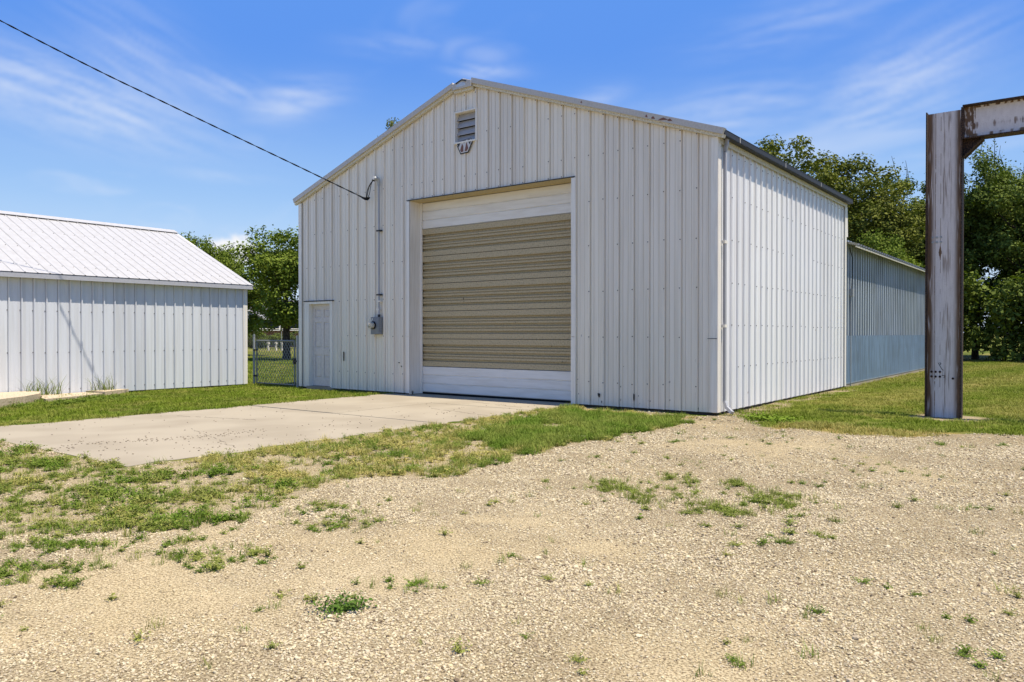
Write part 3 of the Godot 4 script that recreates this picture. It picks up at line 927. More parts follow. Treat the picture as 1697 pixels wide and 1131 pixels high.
func build_gantry() -> void:
	var paint := mat(Color.WHITE, .7)
	paint.albedo_texture = steel_tex(160, 1024, false)
	var paint2 := mat(Color.WHITE, .7)
	paint2.albedo_texture = steel_tex(1024, 128, true)
	var s := thing("steel_gantry", "weathered steel I-beam gantry with rusty pale column and overhead crossbeam", "gantry", Vector3(3.09, 0, -2.13))
	var zc := -2.13
	var hw := .125
	for q in [[2.83, 3.36], [9.0, 9.53]]:
		var col := holder("column", s)
		var mb := MB.new()
		var x0: float = q[0]
		var x1: float = q[1]
		mb.quad(Vector3(x0 + .016, -.25, zc + .007), Vector3(x1 - .016, -.25, zc + .007), Vector3(x1 - .016, 5.075, zc + .007), Vector3(x0 + .016, 5.075, zc + .007))
		mb.quad(Vector3(x1 - .016, -.25, zc - .007), Vector3(x0 + .016, -.25, zc - .007), Vector3(x0 + .016, 5.075, zc - .007), Vector3(x1 - .016, 5.075, zc - .007))
		mb.quad(Vector3(x0 + .016, 5.075, zc + .007), Vector3(x1 - .016, 5.075, zc + .007), Vector3(x1 - .016, 5.075, zc - .007), Vector3(x0 + .016, 5.075, zc - .007))
		part("web", mb, paint, col)
		for e in [x0, x1 - .018]:
			mb = MB.new()
			mb.box(Vector3(e, -.25, zc - hw), Vector3(e + .018, 5.085, zc + hw))
			part("flange", mb, M.rust, col)
		for b in [[.095, 3.0], [.155, 3.0], [.215, 3.0], [.095, 2.92], [.155, 2.92], [.215, 2.92], [.085, .75], [.145, .75], [.210, .75], [.085, .67], [.145, .67], [.210, .67], [.40, .645]]:
			mb = MB.new()
			mb.tube([Vector3(x0 + b[0], b[1], zc + .007), Vector3(x0 + b[0], b[1], zc + .011)], .020, 8)
			mb.tube([Vector3(x0 + b[0], b[1], zc + .011), Vector3(x0 + b[0], b[1], zc + .026)], .0125, 6)
			part("bolt", mb, M.rust if b[0] == .40 or b[1] < 2 else M.galv, col)
		mb = MB.new()
		for t in [[.185, .90, .235, .80], [.235, .80, .262, .775], [.205, .905, .225, .895], [.225, .895, .215, .868], [.235, .695, .285, .688], [.285, .688, .28, .66], [.28, .66, .262, .662]]:
			mb.bar(Vector3(x0 + t[0], t[1], zc + .0085), Vector3(x0 + t[2], t[3], zc + .0085), Vector3.BACK, .009, .003)
		part("scrawl", mb, M.dark, col)
	var bm := holder("crossbeam", s)
	var mb := MB.new()
	mb.quad(Vector3(3.365, 4.585, zc + .006), Vector3(8.995, 4.585, zc + .006), Vector3(8.995, 5.10, zc + .006), Vector3(3.365, 5.10, zc + .006))
	mb.quad(Vector3(8.995, 4.585, zc - .006), Vector3(3.365, 4.585, zc - .006), Vector3(3.365, 5.10, zc - .006), Vector3(8.995, 5.10, zc - .006))
	part("web", mb, paint2, bm)
	for yy in [4.565, 5.10]:
		mb = MB.new()
		mb.box(Vector3(3.362, yy, zc - hw), Vector3(8.998, yy + .02, zc + hw))
		part("flange", mb, M.rust, bm)
	for e in [3.362, 8.982]:
		mb = MB.new()
		mb.box(Vector3(e, 4.586, zc - hw), Vector3(e + .016, 5.099, zc + hw))
		part("end_plate", mb, M.rust, bm)
	for e in [[3.362, 1.0], [8.998, -1.0]]:
		mb = MB.new()
		mb.prism([Vector2(0, 0), Vector2(0, -.30), Vector2(.03 * e[1], -.30), Vector2(.30 * e[1], -.03), Vector2(.30 * e[1], 0)], Vector3(e[0], 4.564, zc - .008), Vector3.RIGHT, Vector3.UP, Vector3(0, 0, .016))
		mb.bar(Vector3(e[0] + .012 * e[1], 4.275, zc), Vector3(e[0] + .29 * e[1], 4.545, zc), Vector3.BACK, .014, .22)
		part("gusset", mb, M.rust, bm)

# ------------------------------------------------------------------ fences and what lies behind
func tube_part(called: String, path: Array, r: float, m: Material, parent: Node3D, sides := 8) -> void:
	var mb := MB.new()
	mb.tube(path, r, sides)
	part(called, mb, m, parent)

func build_gate() -> void:
	var z := -.05
	var g := thing("chain_link_gate", "galvanized chain-link gate closing the gap between the two sheds", "gate", Vector3(-12.25, 0, z))
	var x0 := -13.03
	var x1 := -11.40
	tube_part("gate_frame", [Vector3(x0, .06, z), Vector3(x0, 1.20, z)], .021, M.gate, g)
	tube_part("gate_frame", [Vector3(x1, .06, z), Vector3(x1, 1.20, z)], .021, M.gate, g)
	tube_part("gate_frame", [Vector3(x0, 1.20, z), Vector3(x1, 1.20, z)], .021, M.gate, g)
	tube_part("gate_frame", [Vector3(x0, .06, z), Vector3(x1, .06, z)], .021, M.gate, g)
	var mb := MB.new()
	var step := .11
	var h := 1.12
	for sgn in [-1.0, 1.0]:
		var k := -20
		while k < 45:
			var a: float = x0 + k * step
			var b: float = a + h * .8 * sgn
			var y0 := .08
			var y1 := y0 + h
			# clip to the frame
			var pa := Vector2(a, y0)
			var pb := Vector2(b, y1)
			var lo := 0.0
			var hi := 1.0
			var dx := pb.x - pa.x
			var t0 := (x0 - pa.x) / dx
			var t1 := (x1 - pa.x) / dx
			lo = maxf(lo, minf(t0, t1))
			hi = minf(hi, maxf(t0, t1))
			if hi - lo > .03:
				var p := pa.lerp(pb, lo)
				var q := pa.lerp(pb, hi)
				mb.tube([Vector3(p.x, p.y, z + sgn * .003), Vector3(q.x, q.y, z + sgn * .003)], .0072, 4, false)
			k += 1
	var x := x0
	while x < x1:
		mb.tube([Vector3(x, 1.20, z), Vector3(x + .015, 1.245, z)], .003, 4, false)
		x += step
	part("wire_mesh", mb, M.wire, g)
	for yy in [.25, .95]:
		mb = MB.new()
		mb.box(Vector3(x0 - .12, yy - .02, z - .03), Vector3(x0 + .02, yy + .02, z + .03))
		part("hinge", mb, M.gutter, g)
	mb = MB.new()
	mb.box(Vector3(x1 - .03, .66, z - .04), Vector3(x1 + .13, .70, z + .04))
	mb.box(Vector3(x1 - .03, .60, z - .03), Vector3(x1 + .02, .75, z + .03))
	part("latch", mb, M.gutter, g)
	for q in [[-13.16, 1.33, "galvanized terminal post at the corner of the low white shed"], [-11.29, 1.30, "galvanized latch post beside the big shed's left corner"]]:
		var p := thing("gate_post", q[2], "post", Vector3(q[0], 0, z), "posts either side of the chain-link gate")
		tube_part("post_tube", [Vector3(q[0], -.2, z), Vector3(q[0], q[1], z)], .032, M.galv, p, 10)
		mb = MB.new()
		mb.tube([Vector3(q[0], q[1], z), Vector3(q[0], q[1] + .03, z), Vector3(q[0], q[1] + .05, z)], [.037, .03, .008], 10)
		part("post_cap", mb, M.galv, p)
	# far fence, across the lawn
	var c := Vector3(-46.8, 0, -25.95)
	var face := atan2(5.1 - c.x, 12.5 - c.z)
	var f := thing("chain_link_fence", "distant chain-link fence with pale top rail across the back lawn", "fence", c, "", face)
	mb = MB.new()
	mb.tube([Vector3(-9, 1.78, 0), Vector3(9, 1.78, 0)], .03, 6)
	part("top_rail", mb, M.trim_white, f)
	for i in 9:
		mb = MB.new()
		mb.tube([Vector3(-9.15 + i * 2.1 + .55, -.2, 0), Vector3(-9.15 + i * 2.1 + .55, 1.85, 0)], .035, 6)
		part("post", mb, M.galv, f)
	mb = MB.new()
	for sgn in [-1.0, 1.0]:
		for k in range(-60, 61):
			var a := k * .15
			mb.tube([Vector3(a, .03, sgn * .004), Vector3(a + sgn * 1.2, 1.76, sgn * .004)], .0025, 3, false)
	part("wire_mesh", mb, M.galv, f)
	# short white posts in the lawn
	var at := [[460.5, "short white post on back lawn, leftmost of the four"], [473.5, "short white post on back lawn, second from left"], [482.0, "short white post on back lawn, third from left"], [491.0, "short white post on back lawn, nearest the big shed"]]
	var places := [Vector3(-48.86, 0, -25.93), Vector3(-48.4, 0, -26.35), Vector3(-48.0, 0, -26.62), Vector3(-47.6, 0, -26.95)]
	for i in 4:
		var p := thing("white_post", at[i][1], "post", places[i], "short white posts on the back lawn")
		mb = MB.new()
		var b: Vector3 = places[i]
		mb.tube([b + Vector3(0, -.1, 0), b + Vector3(0, .52, 0), b + Vector3(0, .55, 0)], [.09, .085, .08], 8)
		part("shaft", mb, M.trim_white, p)
		mb = MB.new()
		mb.tube([b + Vector3(0, .55, 0), b + Vector3(0, .60, 0), b + Vector3(0, .70, 0), b + Vector3(0, .73, 0)], [.12, .14, .12, .03], 8)
		part("cap", mb, M.trim_white, p)

func build_house() -> void:
	var c := Vector3(-62.7, 0, -36.5)
	var face := atan2(5.1 - c.x, 12.5 - c.z)
	var h := thing("house", "dark grey single-storey house with white porch posts beyond the fence", "house", c, "", face)
	var mb := MB.new()
	mb.box(Vector3(-6, 0, -7), Vector3(6, 2.95, 0))
	part("wall", mb, M.siding_dark, h)
	mb = MB.new()
	mb.box(Vector3(-6.02, 0, 0), Vector3(6.02, 1.72, .12))
	part("brick_base", mb, M.brick, h)
	mb = MB.new()
	mb.quad(Vector3(-6.5, 2.95, .9), Vector3(6.5, 2.95, .9), Vector3(6.5, 5.0, -3.5), Vector3(-6.5, 5.0, -3.5))
	mb.quad(Vector3(6.5, 2.95, -7.6), Vector3(-6.5, 2.95, -7.6), Vector3(-6.5, 5.0, -3.5), Vector3(6.5, 5.0, -3.5))
	mb.quad(Vector3(-6.5, 2.90, -7.6), Vector3(6.5, 2.90, -7.6), Vector3(6.5, 2.90, .9), Vector3(-6.5, 2.90, .9))
	mb.tri(Vector3(6.0, 2.95, .3), Vector3(6.0, 2.95, -7.3), Vector3(6.0, 4.8, -3.5))
	mb.tri(Vector3(-6.0, 2.95, -7.3), Vector3(-6.0, 2.95, .3), Vector3(-6.0, 4.8, -3.5))
	mb.prism([Vector2(-4.6, 2.98), Vector2(-1.2, 2.98), Vector2(-2.9, 3.95)], Vector3(0, 0, -2), Vector3.RIGHT, Vector3.UP, Vector3(0, 0, 3.2))
	var rf := part("roof", mb, M.shingle, h)
	mb = MB.new()
	mb.bar(Vector3(-4.7, 2.95, 1.22), Vector3(-2.9, 3.98, 1.22), Vector3.UP, .06, .14)
	mb.bar(Vector3(-2.9, 3.98, 1.22), Vector3(-1.1, 2.95, 1.22), Vector3.UP, .06, .14)
	part("gable_trim", mb, M.trim_white, rf)
	mb = MB.new()
	mb.box(Vector3(-6.5, 2.82, .86), Vector3(6.5, 2.98, .95))
	part("fascia", mb, M.trim_white, rf)
	for x in [-2.45, -1.75, .55, 2.6, 5.4, -5.4]:
		mb = MB.new()
		mb.box(Vector3(x - .07, 1.72, .74), Vector3(x + .07, 2.85, .86))
		part("porch_post", mb, M.trim_white, h)
	mb = MB.new()
	mb.box(Vector3(-6, 1.70, .02), Vector3(6, 1.80, .88))
	part("porch_rail", mb, M.trim_white, h)
	for x in [-2.1, -4.4, 3.6]:
		mb = MB.new()
		for q in [[x - .5, 1.95, x - .42, 2.78], [x + .42, 1.95, x + .5, 2.78], [x - .42, 2.70, x + .42, 2.78], [x - .42, 1.95, x + .42, 2.02]]:
			mb.box(Vector3(q[0], q[1], .002), Vector3(q[2], q[3], .07))
		var w := part("window", mb, M.trim_white, h)
		mb = MB.new()
		mb.box(Vector3(x - .42, 2.02, .004), Vector3(x + .42, 2.70, .02))
		part("pane", mb, M.window, w)
	# grey roof just showing over the low shed at the left edge
	var b := thing("grey_barn", "grey roofed barn just showing above the low shed's ridge at far left", "barn", Vector3(-47.5, 0, -2.0))
	mb = MB.new()
	mb.box(Vector3(-54, 0, -8), Vector3(-43.5, 3.6, 3))
	part("wall", mb, M.small_white, b)
	mb = MB.new()
	mb.prism([Vector2(-3.05, 3.55), Vector2(8.05, 3.55), Vector2(2.5, 8.9)], Vector3(-54.3, 0, 0), Vector3.FORWARD, Vector3.UP, Vector3(11.1, 0, 0))
	part("roof", mb, M.shingle, b)

# ------------------------------------------------------------------ trees
func leaf(mb: MB, p: Vector3, nrm: Vector3, size: float, c: Color) -> void:
	var a := nrm.cross(Vector3(rng.randf_range(-1, 1), rng.randf_range(-1, 1), rng.randf_range(-1, 1))).normalized()
	var b := nrm.cross(a).normalized()
	mb.col = c
	var w := size * rng.randf_range(.28, .42)
	var fold := nrm * size * .12
	mb.tri(p - a * size * .5, p - b * w - fold, p + a * size * .5)
	mb.tri(p - a * size * .5, p + a * size * .5, p + b * w - fold)

func crown_mesh(spec: Dictionary) -> Array:   # [trunk mesh, crown mesh]
	var trunk := MB.new()
	var crown := MB.new()
	var H: float = spec.h
	var R: float = spec.r
	var base: float = spec.base
	var tr: float = spec.get("trunk", H * .02)
	var tops := []
	var lean := Vector3(rng.randf_range(-.04, .04), 1, rng.randf_range(-.04, .04)) * H * .8
	trunk.tube([Vector3(0, -.3, 0), Vector3(0, .4, 0), lean * .35, lean * .7, lean], [tr * 1.35, tr, tr * .85, tr * .5, tr * .12], 9, false)
	var clumps := []
	var nl: int = spec.limbs
	for i in nl:
		var t := rng.randf_range(.0, 1.0)
		var y0: float = lerpf(base * .75, H * .72, t)
		var a := i * 2.4 + rng.randf_range(-.5, .5)
		var prof := sin(PI * clampf((y0 / H - base / H * .6) / (1.0 - base / H * .6), .08, .92))
		var reach: float = R * rng.randf_range(.55, 1.0) * (.45 + .65 * prof)
		var st := lean * (y0 / (H * .8)) if y0 < H * .8 else lean
		var en := st + Vector3(cos(a) * reach, rng.randf_range(.12, .40) * reach + H * .06, sin(a) * reach)
		if en.y > H * .97: en.y = H * .97
		var md := (st + en) * .5 + Vector3(0, -.08 * reach, 0)
		trunk.tube([st, md, en], [tr * .42, tr * .26, tr * .06], 6, false)
		for k in 4:
			clumps.append([st.lerp(en, .45 + k * .19) + Vector3(rng.randfn() * .35, rng.randfn() * .3, rng.randfn() * .35) * R * .28, R * rng.randf_range(.17, .30)])
	for k in int(nl * 1.3):
		var d := Vector3(rng.randfn(), rng.randfn() * .8, rng.randfn()).normalized() * pow(rng.randf(), .4)
		var cy := lerpf(base, H, .60)
		clumps.append([Vector3(d.x * R * .88, minf(cy + d.y * (H - base) * .44, H * .97 - R * .12), d.z * R * .88), R * rng.randf_range(.16, .27)])
	var n: int = spec.leaves
	var c0: Color = spec.c0
	var c1: Color = spec.c1
	var per := int(float(n) / clumps.size())
	var ls: float = spec.leaf
	for cl in clumps:
		var o: Vector3 = cl[0]
		var r: float = cl[1]
		var ctint := rng.randf()
		var sq := Vector3(rng.randf_range(.8, 1.3), rng.randf_range(.6, .95), rng.randf_range(.8, 1.3))
		for i in per:
			var d := Vector3(rng.randfn(), rng.randfn(), rng.randfn()).normalized()
			var q := o + d * sq * r * (pow(rng.randf(), .45) + (.35 if rng.randf() < .06 else 0.0))
			if q.y < base * .55: continue
			var nn := (d * .7 + Vector3(0, .7, 0) + Vector3(rng.randfn(), rng.randfn(), rng.randfn()) * .55).normalized()
			var c := c0.lerp(c1, clampf(ctint * .6 + rng.randf() * .5, 0, 1)) * rng.randf_range(.78, 1.2)
			leaf(crown, q, nn, ls * rng.randf_range(.7, 1.35), c)
	for i in spec.get("shoots", 0):   # thin leafy shoots standing out of the top
		var a := rng.randf() * TAU
		var rr := R * sqrt(rng.randf()) * .6
		var p0 := Vector3(cos(a) * rr, H * rng.randf_range(.80, .93), sin(a) * rr)
		var dir := Vector3(rng.randf_range(-.5, .5), 1, rng.randf_range(-.5, .5)).normalized()
		var ln := rng.randf_range(.9, 2.0)
		trunk.tube([p0, p0 + dir * ln], [.025, .008], 4, false)
		for k in 26:
			var q := p0 + dir * ln * rng.randf() + Vector3(rng.randfn(), rng.randfn() * .4, rng.randfn()) * .17
			leaf(crown, q, Vector3(rng.randfn(), 1, rng.randfn()).normalized(), ls * .8, c0.lerp(c1, rng.randf()))
	return [trunk.mesh(), crown.mesh()]

func plant(called: String, label: String, category: String, meshes: Array, at: Vector3, turn: float, sc: Vector3, group: String) -> void:
	var o := thing(called, label, category, at, group, turn)
	world_mode[o] = false
	for i in 2:
		var m := MeshInstance3D.new()
		m.name = ["trunk", "crown"][i]
		m.mesh = meshes[i]
		m.material_override = M.bark if i == 0 else M.leaf
		m.scale = sc
		o.add_child(m)

func build_trees() -> void:
	rng.seed = 77
	var bright0 := Color(.085, .130, .020)
	var bright1 := Color(.190, .240, .035)
	var olive0 := Color(.075, .098, .020)
	var olive1 := Color(.185, .195, .038)
	var dark0 := Color(.070, .100, .022)
	var dark1 := Color(.165, .210, .042)
	var A := crown_mesh({h = 7.0, r = 2.5, base = 2.0, limbs = 24, leaves = 19000, leaf = .155, c0 = bright0, c1 = bright1, trunk = .2})
	var B := crown_mesh({h = 11.5, r = 3.1, base = 2.4, limbs = 36, leaves = 34000, leaf = .165, c0 = olive0, c1 = olive1, trunk = .2})
	var C := crown_mesh({h = 11.0, r = 2.9, base = .4, limbs = 34, leaves = 28000, leaf = .155, c0 = dark0, c1 = dark1, trunk = .18, shoots = 7})
	var D := crown_mesh({h = 10.5, r = 2.6, base = 1.4, limbs = 28, leaves = 23000, leaf = .15, c0 = olive0, c1 = dark1, trunk = .14, shoots = 12})
	var S := crown_mesh({h = 2.4, r = 1.4, base = .1, limbs = 12, leaves = 4500, leaf = .11, c0 = dark0, c1 = dark1, trunk = .05})
	var g1 := "trees behind the gate"
	plant("shade_tree", "broad green tree with dark trunk rising beside the big shed's left edge", "tree", A, Vector3(-28.3, 0, -12.4), .3, Vector3(1.0, 1.0, 1.0), g1)
	plant("shade_tree", "lower green tree between the low shed's corner and the tallest", "tree", A, Vector3(-38.3, 0, -16.3), 2.3, Vector3(.95, .80, .95), g1)
	plant("shade_tree", "bright green tree top above the low shed's sloping roof end", "tree", A, Vector3(-45.5, 0, -18.0), 1.2, Vector3(.85, 1.22, .85), g1)
	plant("shade_tree", "small round tree crown seen under the white cumulus cloud", "tree", A, Vector3(-48.8, 0, -21.6), 4.2, Vector3(.75, 1.16, .75), g1)
	plant("shade_tree", "second green tree right of the tallest, mostly behind the big shed", "tree", A, Vector3(-26.6, 0, -15.6), 3.9, Vector3(1.0, .99, 1.0), g1)
	plant("shade_tree", "tree top poking up over the big shed's left roof slope", "tree", B, Vector3(-27.35, 0, -19.6), 5.0, Vector3(.55, 1.25, .55), g1)
	var g2 := "trees beyond the lean-to"
	plant("yard_tree", "tallest olive tree, rising above the white shed's gutter", "tree", B, Vector3(-7.7, 0, -27.8), .4, Vector3(1.08, 1.02, 1.08), g2)
	plant("yard_tree", "olive tree just right of the tallest one above the gutter", "tree", B, Vector3(-5.7, 0, -31.0), 2.4, Vector3(1.0, .97, 1.0), g2)
	plant("yard_tree", "small tip of an olive tree at the gutter's near end", "tree", B, Vector3(-10.0, 0, -30.6), 3.3, Vector3(.95, 1.06, .95), g2)
	plant("yard_tree", "lower olive tree in the dip above the lean-to roof", "tree", B, Vector3(-4.3, 0, -28.3), 1.9, Vector3(.90, .82, .90), g2)
	plant("yard_tree", "small bright green tree close above the blue lean-to roof", "tree", A, Vector3(-2.4, 0, -24.9), .9, Vector3(.62, .86, .62), g2)
	plant("yard_tree", "twiggy tree with loose upright shoots left of the steel column", "tree", D, Vector3(-3.7, 0, -35.0), 3.1, Vector3(1.05, .97, 1.05), g2)
	plant("yard_tree", "dark tree directly behind the steel column", "tree", D, Vector3(-1.9, 0, -36.0), .2, Vector3(.95, .98, .95), g2)
	plant("yard_tree", "dense dark tree right of the column with shoots under the crossbeam", "tree", C, Vector3(-.1, 0, -36.2), 2.0, Vector3(.95, 1.06, .95), g2)
	plant("yard_tree", "dense dark tree at the right edge of the picture", "tree", C, Vector3(2.2, 0, -35.6), 4.4, Vector3(1.0, 1.0, 1.0), g2)
	plant("yard_tree", "dark tree standing back between the column and the right-edge tree", "tree", C, Vector3(1.3, 0, -40.5), 5.4, Vector3(1.1, 1.08, 1.1), g2)
	plant("yard_tree", "far dark tree beyond the lean-to's far end", "tree", C, Vector3(-6.5, 0, -38.5), 1.1, Vector3(1.0, .80, 1.0), g2)
	plant("yard_tree", "dark tree filling the gap far behind the lean-to", "tree", C, Vector3(-5.0, 0, -44.0), 2.7, Vector3(1.2, .86, 1.2), g2)
	plant("yard_tree", "dark tree behind the right trees, closing the lawn's end", "tree", C, Vector3(3.6, 0, -43.0), .7, Vector3(1.2, 1.0, 1.2), g2)
	var i := 0
	for q in [[-.5, -32.9, 1.7], [1.5, -33.3, 2.1], [3.5, -32.8, 1.8]]:
		var lb: String = ["dark bush at lawn's end just right of the steel column", "dark bush at lawn's end, middle of the row", "dark bush at lawn's end near the right edge"][i]
		plant("bush", lb, "bush", S, Vector3(q[0], 0, q[1]), i * 1.3, Vector3(q[2], q[2] * 1.05, q[2]), "bushes under the dark trees")
		i += 1
	i = 0
	for q in [[-57.2, -31.6, .62], [-55.8, -32.6, .68], [-54.6, -33.4, .6], [-58.4, -30.9, .7]]:
		var lb: String = ["low green hedge bush before the house, left of the fence post", "low green hedge bush before the house, centre of the gap", "low green hedge bush before the house, nearest the tree trunk", "low green hedge bush before the house beside the low shed corner"][i]
		plant("hedge_bush", lb, "bush", S, Vector3(q[0], 0, q[1]), i * 1.7, Vector3(q[2] * 1.3, q[2], q[2] * 1.3), "hedge bushes before the house")
		i += 1

# ------------------------------------------------------------------ the ground
var P_GRAVEL := PackedVector2Array([Vector2(-60, 9.6), Vector2(-7.7, 8.55), Vector2(-2.8, 8.6), Vector2(-2.85, .15), Vector2(.1, .05), Vector2(.45, -.25), Vector2(.75, .6), Vector2(1.06, 1.15), Vector2(2.15, 1.05), Vector2(3.04, .87), Vector2(3.82, .15), Vector2(4.4, -.1), Vector2(8, -1.4), Vector2(60, -6), Vector2(60, 60), Vector2(-60, 60)])
var P_WEEDS := PackedVector2Array([Vector2(-9, 8.75), Vector2(-3.4, 8.64), Vector2(-2.72, 8.5), Vector2(-2.80, .5), Vector2(-.4, .3), Vector2(.15, 1.6), Vector2(-.12, 4.9), Vector2(.13, 6.9), Vector2(-.65, 7.5), Vector2(-.05, 8.9), Vector2(.15, 9.5), Vector2(-.8, 10.3), Vector2(-3, 11.0), Vector2(-9, 11.0)])
var P_GREEN := PackedVector2Array([Vector2(-1.38, 4.9), Vector2(-2.31, 1.81), Vector2(-2.7, .5), Vector2(-1.9, .9), Vector2(-.59, 1.1), Vector2(-.52, .5), Vector2(.07, 1.53), Vector2(-.1, 4.19), Vector2(-.27, 5.3)])
var P_FINE := PackedVector2Array([Vector2(-.22, 10.63), Vector2(.27, 9.74), Vector2(1.09, 8.29), Vector2(2.52, 7.65), Vector2(2.89, 8.71), Vector2(2.65, 9.5), Vector2(2.24, 10.29), Vector2(1.59, 10.5), Vector2(1.63, 11.4), Vector2(0, 11.6)])
var P_FINE2 := PackedVector2Array([Vector2(.31, .94), Vector2(1.69, 1.73), Vector2(3.42, 3.01), Vector2(3.25, 4.89), Vector2(.94, 3.05)])
var P_PATCH := PackedVector2Array([Vector2(1.0, 6.5), Vector2(1.27, 6.1), Vector2(2.13, 5.6), Vector2(3.3, 6.1), Vector2(3.6, 7.0), Vector2(2.9, 7.0), Vector2(2.3, 6.9)])
const SPREAD := [Vector2(0, 0), Vector2(.35, .4), Vector2(-.4, .1), Vector2(.15, -.5)]
const SLAB := [-7.8, -2.84, -.34, 8.55]

func in_slab(x: float, z: float, grow := 0.0) -> bool:
	return x > SLAB[0] - grow and x < SLAB[1] + grow and z > SLAB[2] - grow and z < SLAB[3] + grow

func in_building(x: float, z: float) -> bool:
	return (x > -W and x < 0.0 and z < 0.0 and z > -L) or (x < SX and x > -20.6 and z > SZ and z < SEND) or (x < .03 and x > -7 and z < -L and z > -21.6)

func wob(x: float, z: float, amp: float) -> Vector2:
	return Vector2(x + amp * mid.get_noise_2d(x * 60, z * 60), z + amp * mid.get_noise_2d(x * 60 + 500, z * 60 - 300))

func is_gravel(x: float, z: float) -> bool:
	return Geometry2D.is_point_in_polygon(wob(x, z, .35), P_GRAVEL)

func sand_at(x: float, z: float) -> float:   # how much of the surface here is fine yellow sand
	var s := 0.0
	for k in SPREAD:
		var w := wob(x + k.x, z + k.y, .9)
		if Geometry2D.is_point_in_polygon(w, P_FINE) or Geometry2D.is_point_in_polygon(w, P_FINE2): s += 1.0
	s /= SPREAD.size()
	return clampf(s * .9 + (mid.get_noise_2d(x * 28 + 90, z * 28) - .12) * 1.3, 0, 1)

func height(x: float, z: float) -> float:
	if in_slab(x, z, -.16): return -.07
	var h := .012 * low.get_noise_2d(x * 22, z * 22) + .006 * mid.get_noise_2d(x * 70, z * 70)
	var dx := maxf(maxf(SLAB[0] - x, x - SLAB[1]), 0.0)
	var dz := maxf(maxf(SLAB[2] - z, z - SLAB[3]), 0.0)
	var ds := sqrt(dx * dx + dz * dz)
	if ds < .7 and z > .1: h = lerpf(.016 + h * .4, h, ds / .7)
	var ring := (Vector2(x, z) - Vector2(3.1, -2.1)).length()
	if ring < 1.0: h -= .02 * (1.0 - ring)
	return h

func ground_color(x: float, z: float) -> Color:
	if in_slab(x, z, -.16): return Color(.055, .045, .03)
	var n1 := low.get_noise_2d(x * 30, z * 30) * .5 + .5
	var n2 := mid.get_noise_2d(x * 90, z * 90) * .5 + .5
	var n3 := fine.get_noise_2d(x * 60, z * 60) * .5 + .5
	if is_gravel(x, z):
		var c := Color(.31, .25, .15).lerp(Color(.39, .32, .205), n1)  # shade of the gaps between stones is put into this darker ground
		if x > -6 and x < 7 and z < 12.8: c = c.lerp(Color(.50, .40, .23).lerp(Color(.52, .44, .29), n1 * .6 + n2 * .4), sand_at(x, z))
		if Geometry2D.is_point_in_polygon(wob(x, z, .4), P_WEEDS):
			var soil := Color(.50, .42, .29).lerp(Color(.38, .31, .15), n2)
			c = c.lerp(soil, .75)
			if z < 1.1 and x > -2.6: c = Color(.38, .26, .09).lerp(Color(.46, .36, .19), n3)
		return c * (.88 + .24 * n3)
	var ring := (Vector2(x, z) - Vector2(3.15, -2.0)).length()
	if ring < .62 + .25 * (n2 - .5): return Color(.44, .37, .25).lerp(Color(.33, .26, .15), n3)
	if x < .75 and x > -.1 and z < .6 and z > -8: 
		if n2 + (.55 - x) * .7 > .62: return Color(.30, .24, .14).lerp(Color(.40, .33, .22), n3)
	var green := Color(.085, .125, .016).lerp(Color(.145, .185, .022), n1)
	var straw := Color(.31, .265, .085)
	var s := clampf((n2 - .42) * 2.2, 0, 1) * .8
	if x > -1 and z < -3: s = clampf(s + .30 + .25 * sin(x * 2.2 + z * .35), 0, 1)
	if x < -20: s = clampf(s + .25, 0, 1)
	if x > 1.2 and x < 3.7 and z > .25: return Color(.36, .25, .08).lerp(Color(.30, .27, .09), n3)
	return green.lerp(straw, s) * (.85 + .3 * n3)

func axis(dense0: float, dense1: float, step: float) -> Array:
	var out := []
	var x := dense0
	while x < dense1 + 1e-4:
		out.append(x)
		x += step
	var s := step
	var a: float = out[0]
	var b: float = out[-1]
	while a > -1600:
		s *= 1.22
		a -= s
		b += s
		out.push_front(a)
		out.append(b)
	return out

